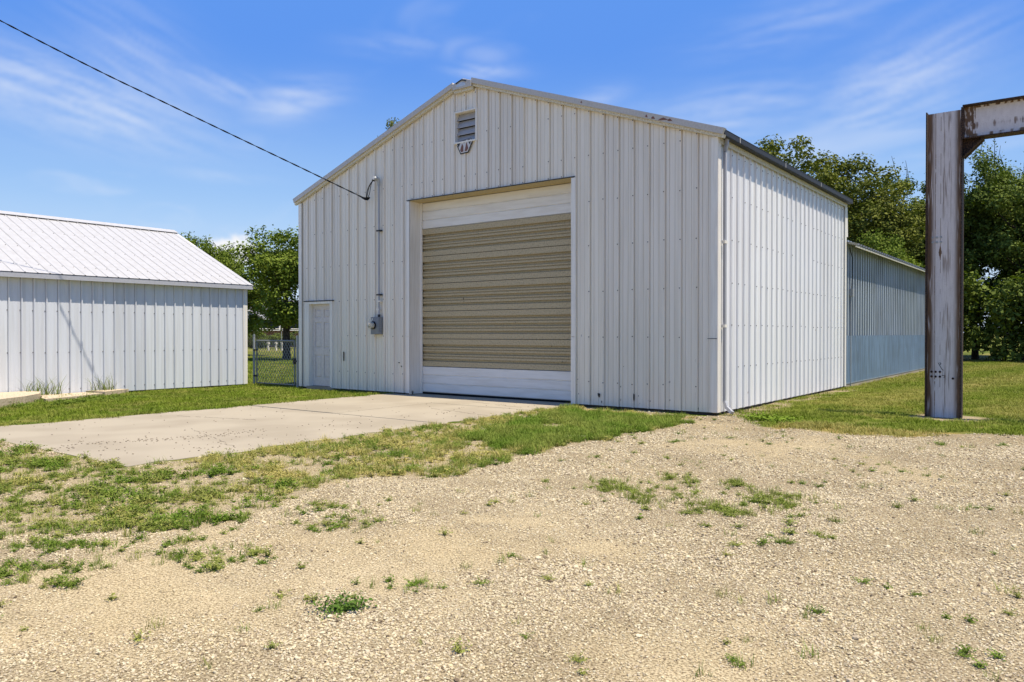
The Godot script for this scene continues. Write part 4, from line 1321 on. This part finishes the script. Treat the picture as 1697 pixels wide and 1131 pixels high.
func build_ground() -> void:
	var xs := axis(-14.0, 6.5, .11)
	var zs := axis(-6.0, 12.8, .11)
	var nx := xs.size()
	var nzz := zs.size()
	var v := PackedVector3Array()
	var n := PackedVector3Array()
	var c := PackedColorArray()
	var idx := PackedInt32Array()
	for j in nzz:
		for i in nx:
			var x: float = xs[i]
			var z: float = zs[j]
			v.append(Vector3(x, height(x, z), z))
			c.append(ground_color(x, z))
			var e := .08
			n.append(Vector3(height(x - e, z) - height(x + e, z), 2 * e, height(x, z - e) - height(x, z + e)).normalized())
	for j in nzz - 1:
		for i in nx - 1:
			var a := j * nx + i
			idx.append_array(PackedInt32Array([a, a + 1, a + nx, a + 1, a + nx + 1, a + nx]))
	var arr := []
	arr.resize(Mesh.ARRAY_MAX)
	arr[Mesh.ARRAY_VERTEX] = v
	arr[Mesh.ARRAY_NORMAL] = n
	arr[Mesh.ARRAY_COLOR] = c
	arr[Mesh.ARRAY_INDEX] = idx
	var m := ArrayMesh.new()
	m.add_surface_from_arrays(Mesh.PRIMITIVE_TRIANGLES, arr)
	var o := MeshInstance3D.new()
	o.name = "ground"
	o.mesh = m
	o.material_override = M.ground
	o.set_meta("kind", "structure")
	add_child(o)
	# concrete drive: pours divided by joints
	var dr := Node3D.new()
	dr.name = "driveway"
	dr.set_meta("kind", "structure")
	add_child(dr)
	var cuts := [SLAB[2], 1.25, 3.74, SLAB[3]]
	for i in 3:
		for k in 2:
			var mb := MB.new()
			var x0: float = SLAB[0] if k == 0 else -5.345
			var x1: float = -5.352 if k == 0 else SLAB[1]
			var za: float = cuts[i] + [0.0, .003, .022][i]
			var zb: float = cuts[i + 1] - [.003, .022, 0.0][i]
			var pts := []
			var steps := 26
			for s in steps + 1: pts.append(Vector2(x0 if k else lerpf(x0, x0, 0.0), 0) + Vector2((.10 * low.get_noise_2d(s * 30.0 * (zb - za), i * 40.0) if k == 0 else 0.0), lerpf(za, zb, float(s) / steps)))
			for s in steps + 1: pts.append(Vector2(x1 + (.14 * low.get_noise_2d(s * 25.0 * (zb - za), 90 + i * 40.0) + .015 * rng.randfn() if k == 1 else 0.0), lerpf(zb, za, float(s) / steps)))
			var flip := []
			for p in pts: flip.append(Vector2(p.x, -p.y))
			mb.prism(flip, Vector3(0, -.10, 0), Vector3.RIGHT, Vector3.FORWARD, Vector3(0, .118 + .002 * ((i + k) % 2), 0))
			part("concrete_slab", mb, M.concrete, dr)

func build_cracks() -> void:
	var dr: Node3D = get_node("driveway")
	for q in [[-5.0, .62, -3.4, .95], [-7.1, 5.6, -5.5, 5.15], [-5.3, 6.4, -3.1, 7.1], [-4.6, 2.1, -3.0, 2.45]]:
		var mb := MB.new()
		var a := Vector3(q[0], .0212, q[1])
		var b := Vector3(q[2], .0212, q[3])
		var last := a
		var n := 22
		for k in range(1, n + 1):
			var p := a.lerp(b, float(k) / n) + Vector3(rng.randfn() * .012, 0, rng.randfn() * .022)
			var w := rng.randf_range(.0025, .006)
			if rng.randf() > .12: mb.bar(last, p, Vector3.UP, w, .0016)
			last = p
		part("crack", mb, M.base_board, dr)

# ------------------------------------------------------------------ stones, grass and weeds
func stone_mesh() -> ArrayMesh:
	var mb := MB.new()
	var rings := []
	var sx := rng.randf_range(.85, 1.25)
	var sz := rng.randf_range(.75, 1.1)
	for y in [-.45, .05, .42]:
		var ring := []
		var rr := 1.0 if absf(y) < .2 else .72
		for k in 6:
			var a := TAU * (k + rng.randf_range(-.3, .3)) / 6
			ring.append(Vector3(cos(a) * rr * sx * rng.randf_range(.8, 1.12), y + rng.randf_range(-.1, .1), sin(a) * rr * sz * rng.randf_range(.8, 1.12)))
		rings.append(ring)
	for i in 2:
		for k in 6:
			var j := (k + 1) % 6
			mb.quad(rings[i][j], rings[i][k], rings[i + 1][k], rings[i + 1][j])
	for k in range(1, 5):
		mb.tri(rings[2][0], rings[2][k + 1], rings[2][k])
	return mb.mesh()

func build_gravel() -> void:
	rng.seed = 11
	var root := Node3D.new()
	root.name = "gravel"
	add_child(root)
	tag(root, "loose pale limestone gravel strewn over the yard", "gravel", "", "stuff")
	var lists := []
	for i in 6: lists.append([])
	var cam := Vector2(5.11, 12.5)
	var view := Vector2(-.602, -.798)
	# [nearest, farthest, count, smallest, largest radius]
	for ring in [[1.2, 4.5, 240000, .0022, .0088], [4.5, 7.5, 258000, .0030, .0104], [7.5, 11.5, 205000, .0046, .0134], [11.5, 17.0, 62000, .0075, .018]]:
		for i in ring[2]:
			var r := sqrt(rng.randf_range(ring[0] * ring[0], ring[1] * ring[1]))
			var a := rng.randf_range(-.98, .98)
			var d := view.rotated(a)
			var p := cam + d * r
			if in_slab(p.x, p.y, -.02):
				var trail: float = p.x - lerpf(-4.04, -4.73, clampf((p.y - 4.64) / 3.41, 0, 1)) - .12 * sin(p.y * 3.0)
				if absf(trail) > .16 and rng.randf() > .10: continue
				if rng.randf() > .07: continue
				var ss := rng.randf_range(.006, .014)
				lists[i % 6].append([Transform3D(Basis.from_euler(Vector3(0, rng.randf() * TAU, 0)).scaled(Vector3(ss, ss * .7, ss)), Vector3(p.x, .022 + ss * .3, p.y)), Color(.30, .25, .19)])
				continue
			if in_building(p.x, p.y) or not is_gravel(p.x, p.y): continue
			var sandy := rng.randf() < sand_at(p.x, p.y)
			var weedy := Geometry2D.is_point_in_polygon(p, P_WEEDS)
			var cl := low.get_noise_2d(p.x * 40, p.y * 40) * .5 + .5
			if sandy and rng.randf() < .10: continue
			if weedy and rng.randf() < .55: continue
			if cl < .40 and rng.randf() < .35: continue
			var k := pow(rng.randf(), 2.6)
			var s := lerpf(ring[3], ring[4], k) * (.66 if sandy else .75 if weedy else lerpf(.75, 1.2, cl))
			if rng.randf() < .006: s *= 2.0
			var t := rng.randf()
			var c := Color(.52, .44, .275).lerp(Color(.60, .525, .365), rng.randf())
			if t < .20: c = Color(.46, .385, .27)
			elif t < .36: c = Color(.53, .43, .255)
			elif t < .45: c = Color(.30, .235, .15)
			elif t < .48: c = Color(.16, .12, .08)
			if sandy: c = c.lerp(Color(.54, .44, .265), .5)
			c = c * rng.randf_range(.85, 1.12)
			var bs := Basis.from_euler(Vector3(rng.randfn() * .3, rng.randf() * TAU, rng.randfn() * .3)).scaled(Vector3(s, s * rng.randf_range(.65, 1.15), s))
			lists[i % 6].append([Transform3D(bs, Vector3(p.x, height(p.x, p.y) + s * .30, p.y)), c])
	for i in 6: copies("stones", stone_mesh(), M.stone, lists[i], root)

func grass_patch(size: float, count: int, h0: float, h1: float, w: float, lean: float) -> ArrayMesh:
	var mb := MB.new()
	for i in count:
		var p := Vector3(rng.randf_range(-.5, .5) * size, -.01, rng.randf_range(-.5, .5) * size)
		var a := rng.randf() * TAU
		var d := Vector3(cos(a), 0, sin(a))
		var s := Vector3(-d.z, 0, d.x) * w * rng.randf_range(.6, 1.2)
		var h := rng.randf_range(h0, h1)
		var l := lean * h * rng.randf_range(.3, 1.3)
		var m := p + d * l * .35 + Vector3(0, h * .6, 0)
		var t := p + d * l + Vector3(0, h, 0)
		var k := rng.randf_range(.75, 1.2)
		mb.col = Color(k, k, k * .95) if rng.randf() > .16 else Color(1.7, 1.3, 1.2)
		mb.quad(p - s, p + s, m + s * .7, m - s * .7)
		mb.tri(m - s * .7, m + s * .7, t)
	return mb.mesh()

func weed_mesh(stems: int, ln: float, up: float, lf: float) -> ArrayMesh:
	var mb := MB.new()
	for i in stems:
		var a := rng.randf() * TAU
		var el := rng.randf_range(up * .3, up)
		var d := Vector3(cos(a) * cos(el), sin(el), sin(a) * cos(el))
		var l := ln * rng.randf_range(.45, 1.1)
		var n := int(5 + l / lf * .9)
		for k in n:
			var t := (k + rng.randf()) / n
			var p := d * l * t + Vector3(rng.randfn(), absf(rng.randfn()) * .6, rng.randfn()) * lf * .45
			p.y = maxf(p.y - t * t * l * .25, .004)
			var g := rng.randf_range(.7, 1.3)
			leaf(mb, p, Vector3(rng.randfn() * .6, 1, rng.randfn() * .6).normalized(), lf * rng.randf_range(.7, 1.4), Color(g, g, g))
	return mb.mesh()

func build_plants() -> void:
	rng.seed = 23
	var gp := []
	for i in 4: gp.append(grass_patch(.30, 95, .025, .065, .0035, .8))
	var lawn := Node3D.new()
	lawn.name = "lawn_grass"
	add_child(lawn)
	tag(lawn, "mown green lawn grass with straw-coloured patches beside the sheds", "grass", "", "stuff")
	var lists := [[], [], [], []]
	var areas := [[-13.1, -7.6, .2, 9.2, 34, 1.0], [-14.0, -10.9, -9, .25, 20, 1.0], [0.0, 9.0, -9, 1.6, 34, 1.0], [0.0, 8.0, -33, -9, 16, 1.35], [-36, -13, -16, .2, 5, 1.6]]
	for a in areas:
		var total := int((a[1] - a[0]) * (a[3] - a[2]) * a[4])
		for i in total:
			var x := rng.randf_range(a[0], a[1])
			var z := rng.randf_range(a[2], a[3])
			if in_slab(x, z, -.05) or in_building(x, z) or is_gravel(x, z): continue
			if x < -10.8 and z > 3.6 and x < -10.95 - (7.0 - z) * .62 and z > 3.6: continue
			if (Vector2(x, z) - Vector2(3.15, -2.0)).length() < .55 + .2 * mid.get_noise_2d(x * 90, z * 90): continue
			if x > 0 and x < .6 and z > -8 and rng.randf() < .55: continue
			var n1 := low.get_noise_2d(x * 30, z * 30) * .5 + .5
			var n2 := mid.get_noise_2d(x * 90, z * 90) * .5 + .5
			var c := Color(.120, .185, .016).lerp(Color(.205, .260, .026), n1)
			var s := clampf((n2 - .45) * 1.8, 0, .7)
			if x > -1:
				s = clampf(s + (.18 if z > -3 else .30 + .25 * sin(x * 2.2 + z * .35)), 0, .8)
				if z > .2 and x > 1.4 and x < 3.6: s = .9
				if z < .2 and z > -1.2: s *= .4
			c = c.lerp(Color(.36, .32, .10), s) * rng.randf_range(.85, 1.15)
			var k: float = rng.randf_range(.8, 1.25) * a[5]
			var hh := k * rng.randf_range(.7, 1.15)
			lists[i % 4].append([Transform3D(Basis.from_euler(Vector3(0, rng.randf() * TAU, 0)).scaled(Vector3(k, hh, k)), Vector3(x, height(x, z), z)), c])
	for i in 4: copies("grass", gp[i], M.blade, lists[i], lawn)
	# weeds
	var wm := [weed_mesh(14, .13, 1.35, .018), weed_mesh(20, .12, 1.1, .016), weed_mesh(12, .10, 1.4, .020), weed_mesh(24, .15, .8, .015)]
	var tg := []
	for i in 2: tg.append(grass_patch(.12, 26, .03, .13, .0028, .8))
	var weeds := Node3D.new()
	weeds.name = "yard_weeds"
	add_child(weeds)
	tag(weeds, "low patchy weeds and wiry grass spreading from the driveway edge into gravel", "weeds", "", "stuff")
	var wl := [[], [], [], [], [], []]
	var sow := func(x: float, z: float, green: float, size: float, grassy: float) -> void:
		var y := height(x, z)
		var c := Color(.44, .38, .125).lerp(Color(.130, .205, .024), clampf(green, 0, 1)) * rng.randf_range(.8, 1.2)
		var yaw := Basis.from_euler(Vector3(0, rng.randf() * TAU, 0))
		if rng.randf() < grassy:
			wl[4 + rng.randi() % 2].append([Transform3D(yaw.scaled(Vector3(size, size * rng.randf_range(.6, 1.2), size)), Vector3(x, y, z)), c * 1.1])
		else:
			wl[rng.randi() % 4].append([Transform3D(yaw.scaled(Vector3(size, size * rng.randf_range(.7, 1.1), size)), Vector3(x, y, z)), c])
	for i in 52000:
		var x := rng.randf_range(-9, .4)
		var z := rng.randf_range(.2, 11)
		var w := wob(x, z, .3)
		if not Geometry2D.is_point_in_polygon(w, P_WEEDS) or in_slab(x, z, -.04): continue
		var n1 := mid.get_noise_2d(x * 42, z * 42)
		var n2 := mid.get_noise_2d(x * 55 + 40, z * 55)
		if Geometry2D.is_point_in_polygon(wob(x, z, .35), P_GREEN):
			if n1 > -.45: sow.call(x, z, .85 + n2 * .4, rng.randf_range(.6, 1.05), .75)
		elif z < 8.1:
			if rng.randf() < .50 * smoothstep(-.48, .15, n1): sow.call(x, z, .40 + n2 * 1.2 + .35 * rng.randfn(), rng.randf_range(.35, .95), .5)
		else:
			if rng.randf() < .30 * smoothstep(-.24, .38, n1 + n2 * .5 + .14 * smoothstep(-1.5, -4.0, x)): sow.call(x, z, .75 + n2 + .2 * rng.randfn(), rng.randf_range(.35, 1.15), .3)
			elif rng.randf() < .08: sow.call(x, z, .45, rng.randf_range(.35, .7), .5)
	for i in 5200:   # thinning out down the left edge
		var x := rng.randf_range(-4.0, 1.0)
		var z := rng.randf_range(8.4, 11.3)
		if in_slab(x, z, .05) or rng.randf() > .16 * smoothstep(1.0, -1.2, x) + .55 * smoothstep(.12, .40, mid.get_noise_2d(x * 60 + 11, z * 60)): continue
		sow.call(x, z, rng.randf_range(.55, 1.1), rng.randf_range(.25, .75), .35)
	for i in 2600:
		var x := rng.randf_range(.8, 3.8)
		var z := rng.randf_range(5.4, 7.3)
		if not Geometry2D.is_point_in_polygon(wob(x, z, .7), P_PATCH): continue
		if (mid.get_noise_2d(x * 80 + 9, z * 80) > .10 and rng.randf() < .6) or rng.randf() < .10: sow.call(x, z, .75, rng.randf_range(.35, .75), .6)
	for i in 700:   # strays in the gravel
		var x := rng.randf_range(-1.0, 8.0)
		var z := rng.randf_range(.5, 11.6)
		if not is_gravel(x, z) or in_slab(x, z, .02): continue
		if mid.get_noise_2d(x * 40, z * 40) < .05 and rng.randf() < .7: continue
		sow.call(x, z, rng.randf_range(.5, 1.0), rng.randf_range(.3, .7), .5)
	# small clumps where the photograph shows them
	for q in [[.91, 10.0, 7], [.63, 9.66, 4], [1.99, 9.53, 5], [2.16, 9.46, 7], [1.87, 10.29, 3], [.83, 3.35, 9], [2.93, 6.25, 6], [3.93, 9.41, 3], [4.71, 8.67, 4], [4.06, 8.56, 3], [4.62, 8.26, 3], [2.28, 8.81, 3], [-.35, 10.31, 26], [-.15, 10.2, 18], [.09, 10.62, 20], [-.2, 10.8, 14], [.37, 10.33, 7], [-.19, 9.48, 16], [-.5, 9.72, 18], [.05, 9.2, 14], [4.2, 7.9, 2], [3.4, 7.4, 8], [3.1, 5.2, 6], [4.3, 5.5, 5], [3.6, 1.6, 10], [4.2, 1.2, 8], [3.9, 4.1, 5]]:
		for k in q[2]:
			sow.call(q[0] + rng.randfn() * .07, q[1] + rng.randfn() * .07, .95, rng.randf_range(.28, .62), .35)
	# weeds in the drive's joint and along its left edge
	for i in 46:
		var x := rng.randf_range(-7.6, -3.0)
		sow.call(x, 3.745 + rng.randfn() * .012, .6, rng.randf_range(.15, .36), .6)
	for q in [[-4.39, 8.24, 10], [-4.75, 7.75, 4], [-4.36, 7.72, 5], [-4.1, 7.3, 3], [-3.4, 3.55, 8], [-3.15, 3.5, 4], [-4.4, 3.6, 3]]:
		for k in q[2]: sow.call(q[0] + rng.randfn() * .09, q[1] + rng.randfn() * .03, .9, rng.randf_range(.25, .5), .4)
	for i in 60:
		sow.call(rng.randf_range(-9.6, -7.3), rng.randf_range(.04, .16), .8, rng.randf_range(.3, .8), .4)
	for i in 240:   # coarse leaves along the lawn's edges
		sow.call(-10.95 - rng.randf() * 1.9, rng.randf_range(4.0, 7.4), .9, rng.randf_range(.9, 1.4), .1)
	for k in wl.size(): copies("weeds", wm[k] if k < 4 else tg[k - 4], M.leaf if k < 4 else M.blade, wl[k], weeds)
	# plants one can point to
	var single := func(called: String, label: String, cat: String, at: Vector3, mesh: Mesh, m: Material, sc: Vector3, group: String) -> void:
		var o := thing(called, label, cat, at, group)
		var q := MeshInstance3D.new()
		q.name = "foliage"
		q.mesh = mesh
		q.material_override = m
		q.scale = sc
		o.add_child(q)
	var colored := func(src: ArrayMesh, c: Color) -> ArrayMesh:
		var arr := src.surface_get_arrays(0)
		var cs: PackedColorArray = arr[Mesh.ARRAY_COLOR]
		for i in cs.size(): cs[i] = Color(cs[i].r * c.r, cs[i].g * c.g, cs[i].b * c.b)
		arr[Mesh.ARRAY_COLOR] = cs
		var m := ArrayMesh.new()
		m.add_surface_from_arrays(Mesh.PRIMITIVE_TRIANGLES, arr)
		return m
	var tall := func() -> ArrayMesh: return colored.call(grass_patch(.34, 70, .16, .48, .0045, .75), Color(.16, .20, .05))
	for q in [[5.36, "tall wispy grass clump against the low shed, left of the cable's shadow", 1.25], [4.10, "tall wispy grass clump against the low shed, where the cable's shadow ends", .95]]:
		single.call("tall_grass", q[1], "grass clump", Vector3(-12.86, .06, q[0]), tall.call(), M.blade, Vector3(q[2] * .8, 1.0, q[2] * 1.5), "tall grass clumps by the low shed")
	single.call("gravel_weed", "largest green weed standing alone in the near gravel", "weed", Vector3(2.12, 0, 9.95), colored.call(weed_mesh(60, .19, .9, .017), Color(.10, .175, .03)), M.leaf, Vector3(1, 1, 1), "")
	single.call("leafy_weed", "bright leafy weed patch on the lawn corner near the downspout", "weed", Vector3(1.05, 0, .25), colored.call(weed_mesh(90, .42, .6, .045), Color(.18, .26, .03)), M.leaf, Vector3(1.2, .8, .9), "")

# ------------------------------------------------------------------ the sky
func sky_image() -> Image:
	var w := 2048
	var h := 1024
	var im := Image.create(w, h, false, Image.FORMAT_RGBF)
	var ci := FastNoiseLite.new()
	ci.seed = 4
	ci.frequency = 1.0
	ci.fractal_octaves = 5
	var wp := FastNoiseLite.new()
	wp.seed = 9
	wp.frequency = 1.0
	wp.fractal_octaves = 3
	# long wisps: azimuth, elevation, half width, half height, tilt, strength
	var wisps := [[-67.0, 14.9, 8.5, 2.4, -.30, .85], [-63.0, 17.2, 4.0, 3.6, -.7, .5], [-58.0, 16.6, 5.0, 1.1, -.30, .5], [-52.8, 16.2, 3.2, 1.3, .45, .85], [-39.0, 18.7, 2.6, .55, .0, .65], [-23.0, 15.0, 7.5, 1.9, .25, .62], [-10.5, 16.0, 5.5, 3.0, .7, .70], [-30.5, 16.8, 2.2, .9, .3, .4], [-16.0, 20.8, 7, 1.6, .3, .35], [-58.5, 10.8, 4, .45, -.05, .35], [-45.5, 20.2, 4, .8, .1, .3], [-8.0, 11.5, 5, .8, .2, .3]]
	for y in h:
		var el := 90.0 - (y + .5) / h * 180.0
		var er := deg_to_rad(el)
		for x in w:
			if el < -1.0:
				im.set_pixel(x, y, Color(.30, .32, .30))
				continue
			var az := fposmod((x + .5) / w * 360.0 + 180.0, 360.0) - 180.0   # -z is at the picture's edge, +x a quarter in
			var ar := deg_to_rad(az)
			var d := Vector3(sin(ar) * cos(er), sin(er), -cos(ar) * cos(er))
			var t := clampf(d.y, 0, 1)
			var c := Color(.68, .82, .97).lerp(Color(.365, .595, .935), smoothstep(0.0, .19, t))
			c = c.lerp(Color(.122, .32, .86), smoothstep(.12, .35, t))
			c = c.lerp(Color(.075, .20, .60), smoothstep(.40, 1.0, t))
			var q := Vector2(d.x, d.z) / (d.y + .16)
			var wx := wp.get_noise_2d(q.x * .9, q.y * .9)
			var f := ci.get_noise_2d(q.x * .55 + wx * .7, q.y * 1.5 + wx * .5) * .5 + .5
			var big := wp.get_noise_2d(q.x * .25 + 7, q.y * .25) * .5 + .5
			var a := smoothstep(.50, .85, f) * smoothstep(.30, .65, big) * .34
			var st := ci.get_noise_2d(az * .045 + wx * .4, el * .34 + az * .02 + wx * .6) * .5 + .5
			for k in wisps:
				var dx: float = (az - k[0]) / k[2]
				var dy: float = (el - k[1] - (az - k[0]) * k[4] * .5) / k[3]
				var r := dx * dx + dy * dy
				if r < 4.0:
					var fil := ci.get_noise_3d(dx * k[2] * .16 + wx * .5, dy * k[3] * 1.5 + dx * .8 + wx * .9, k[0]) * .5 + .5
					var fin := ci.get_noise_3d(dx * k[2] * .5, dy * k[3] * 4.0 + dx * 2.0, k[0] + 30) * .5 + .5
					a = maxf(a, k[5] * .78 * exp(-r * 1.15) * smoothstep(.20, .85, fil * .65 + fin * .14 + st * .28))
			c = c.lerp(Color(.80, .86, .97), clampf(a, 0, .8))
			# a small cumulus low over the trees
			var cx := (az + 56.9) / 1.75
			var cy := (el - 5.7) / 1.25
			if absf(cx) < 1.6 and absf(cy) < 1.6:
				var e := 1.0 - sqrt(cx * cx + cy * cy) + .38 * ci.get_noise_2d(az * 1.1, el * 1.4)
				var cu := smoothstep(.0, .30, e)
				c = c.lerp(Color(.93, .94, .97), cu)
			im.set_pixel(x, y, c / 1.4)
	return im

func _ready() -> void:
	rng.seed = 5
	low.seed = 1
	low.frequency = .02
	low.fractal_octaves = 2
	mid.seed = 2
	mid.frequency = .02
	mid.fractal_octaves = 3
	fine.seed = 3
	fine.frequency = .06
	fine.fractal_octaves = 3
	# camera
	var cam := Camera3D.new()
	cam.name = "camera"
	add_child(cam)
	cam.position = Vector3(5.109, 1.388, 12.506)
	cam.rotation = Vector3(-.0094, .6464, 0)
	cam.fov = 47.62
	cam.near = .05
	cam.far = 4000
	cam.current = true
	# sky and exposure
	var env := Environment.new()
	env.background_mode = Environment.BG_SKY
	var sky := Sky.new()
	var pano := PanoramaSkyMaterial.new()
	pano.panorama = ImageTexture.create_from_image(sky_image())
	sky.sky_material = pano
	env.sky = sky
	env.tonemap_mode = Environment.TONE_MAPPER_LINEAR
	env.tonemap_exposure = 1.4
	env.sdfgi_enabled = true
	env.ssao_enabled = true
	env.ssil_enabled = true
	var we := WorldEnvironment.new()
	we.name = "environment"
	we.environment = env
	add_child(we)
	# sun: high, from the right, just behind the shed's front
	var sun := DirectionalLight3D.new()
	sun.name = "sun"
	sun.light_energy = 1.6
	sun.light_color = Color(1.0, .955, .88)
	sun.light_angular_distance = .5
	sun.shadow_enabled = true
	add_child(sun)
	var el := deg_to_rad(71.0)
	var ph := deg_to_rad(5.0)
	var dir := Vector3(-cos(el) * cos(ph), -sin(el), cos(el) * sin(ph))
	sun.look_at_from_position(Vector3(0, 30, 0), Vector3(0, 30, 0) + dir, Vector3.BACK)
	make_materials()
	build_ground()
	build_cracks()
	build_shed()
	build_small_shed()
	build_lean_to()
	build_house()
	build_gantry()
	build_gate()
	build_service()
	build_trees()
	build_gravel()
	build_plants()
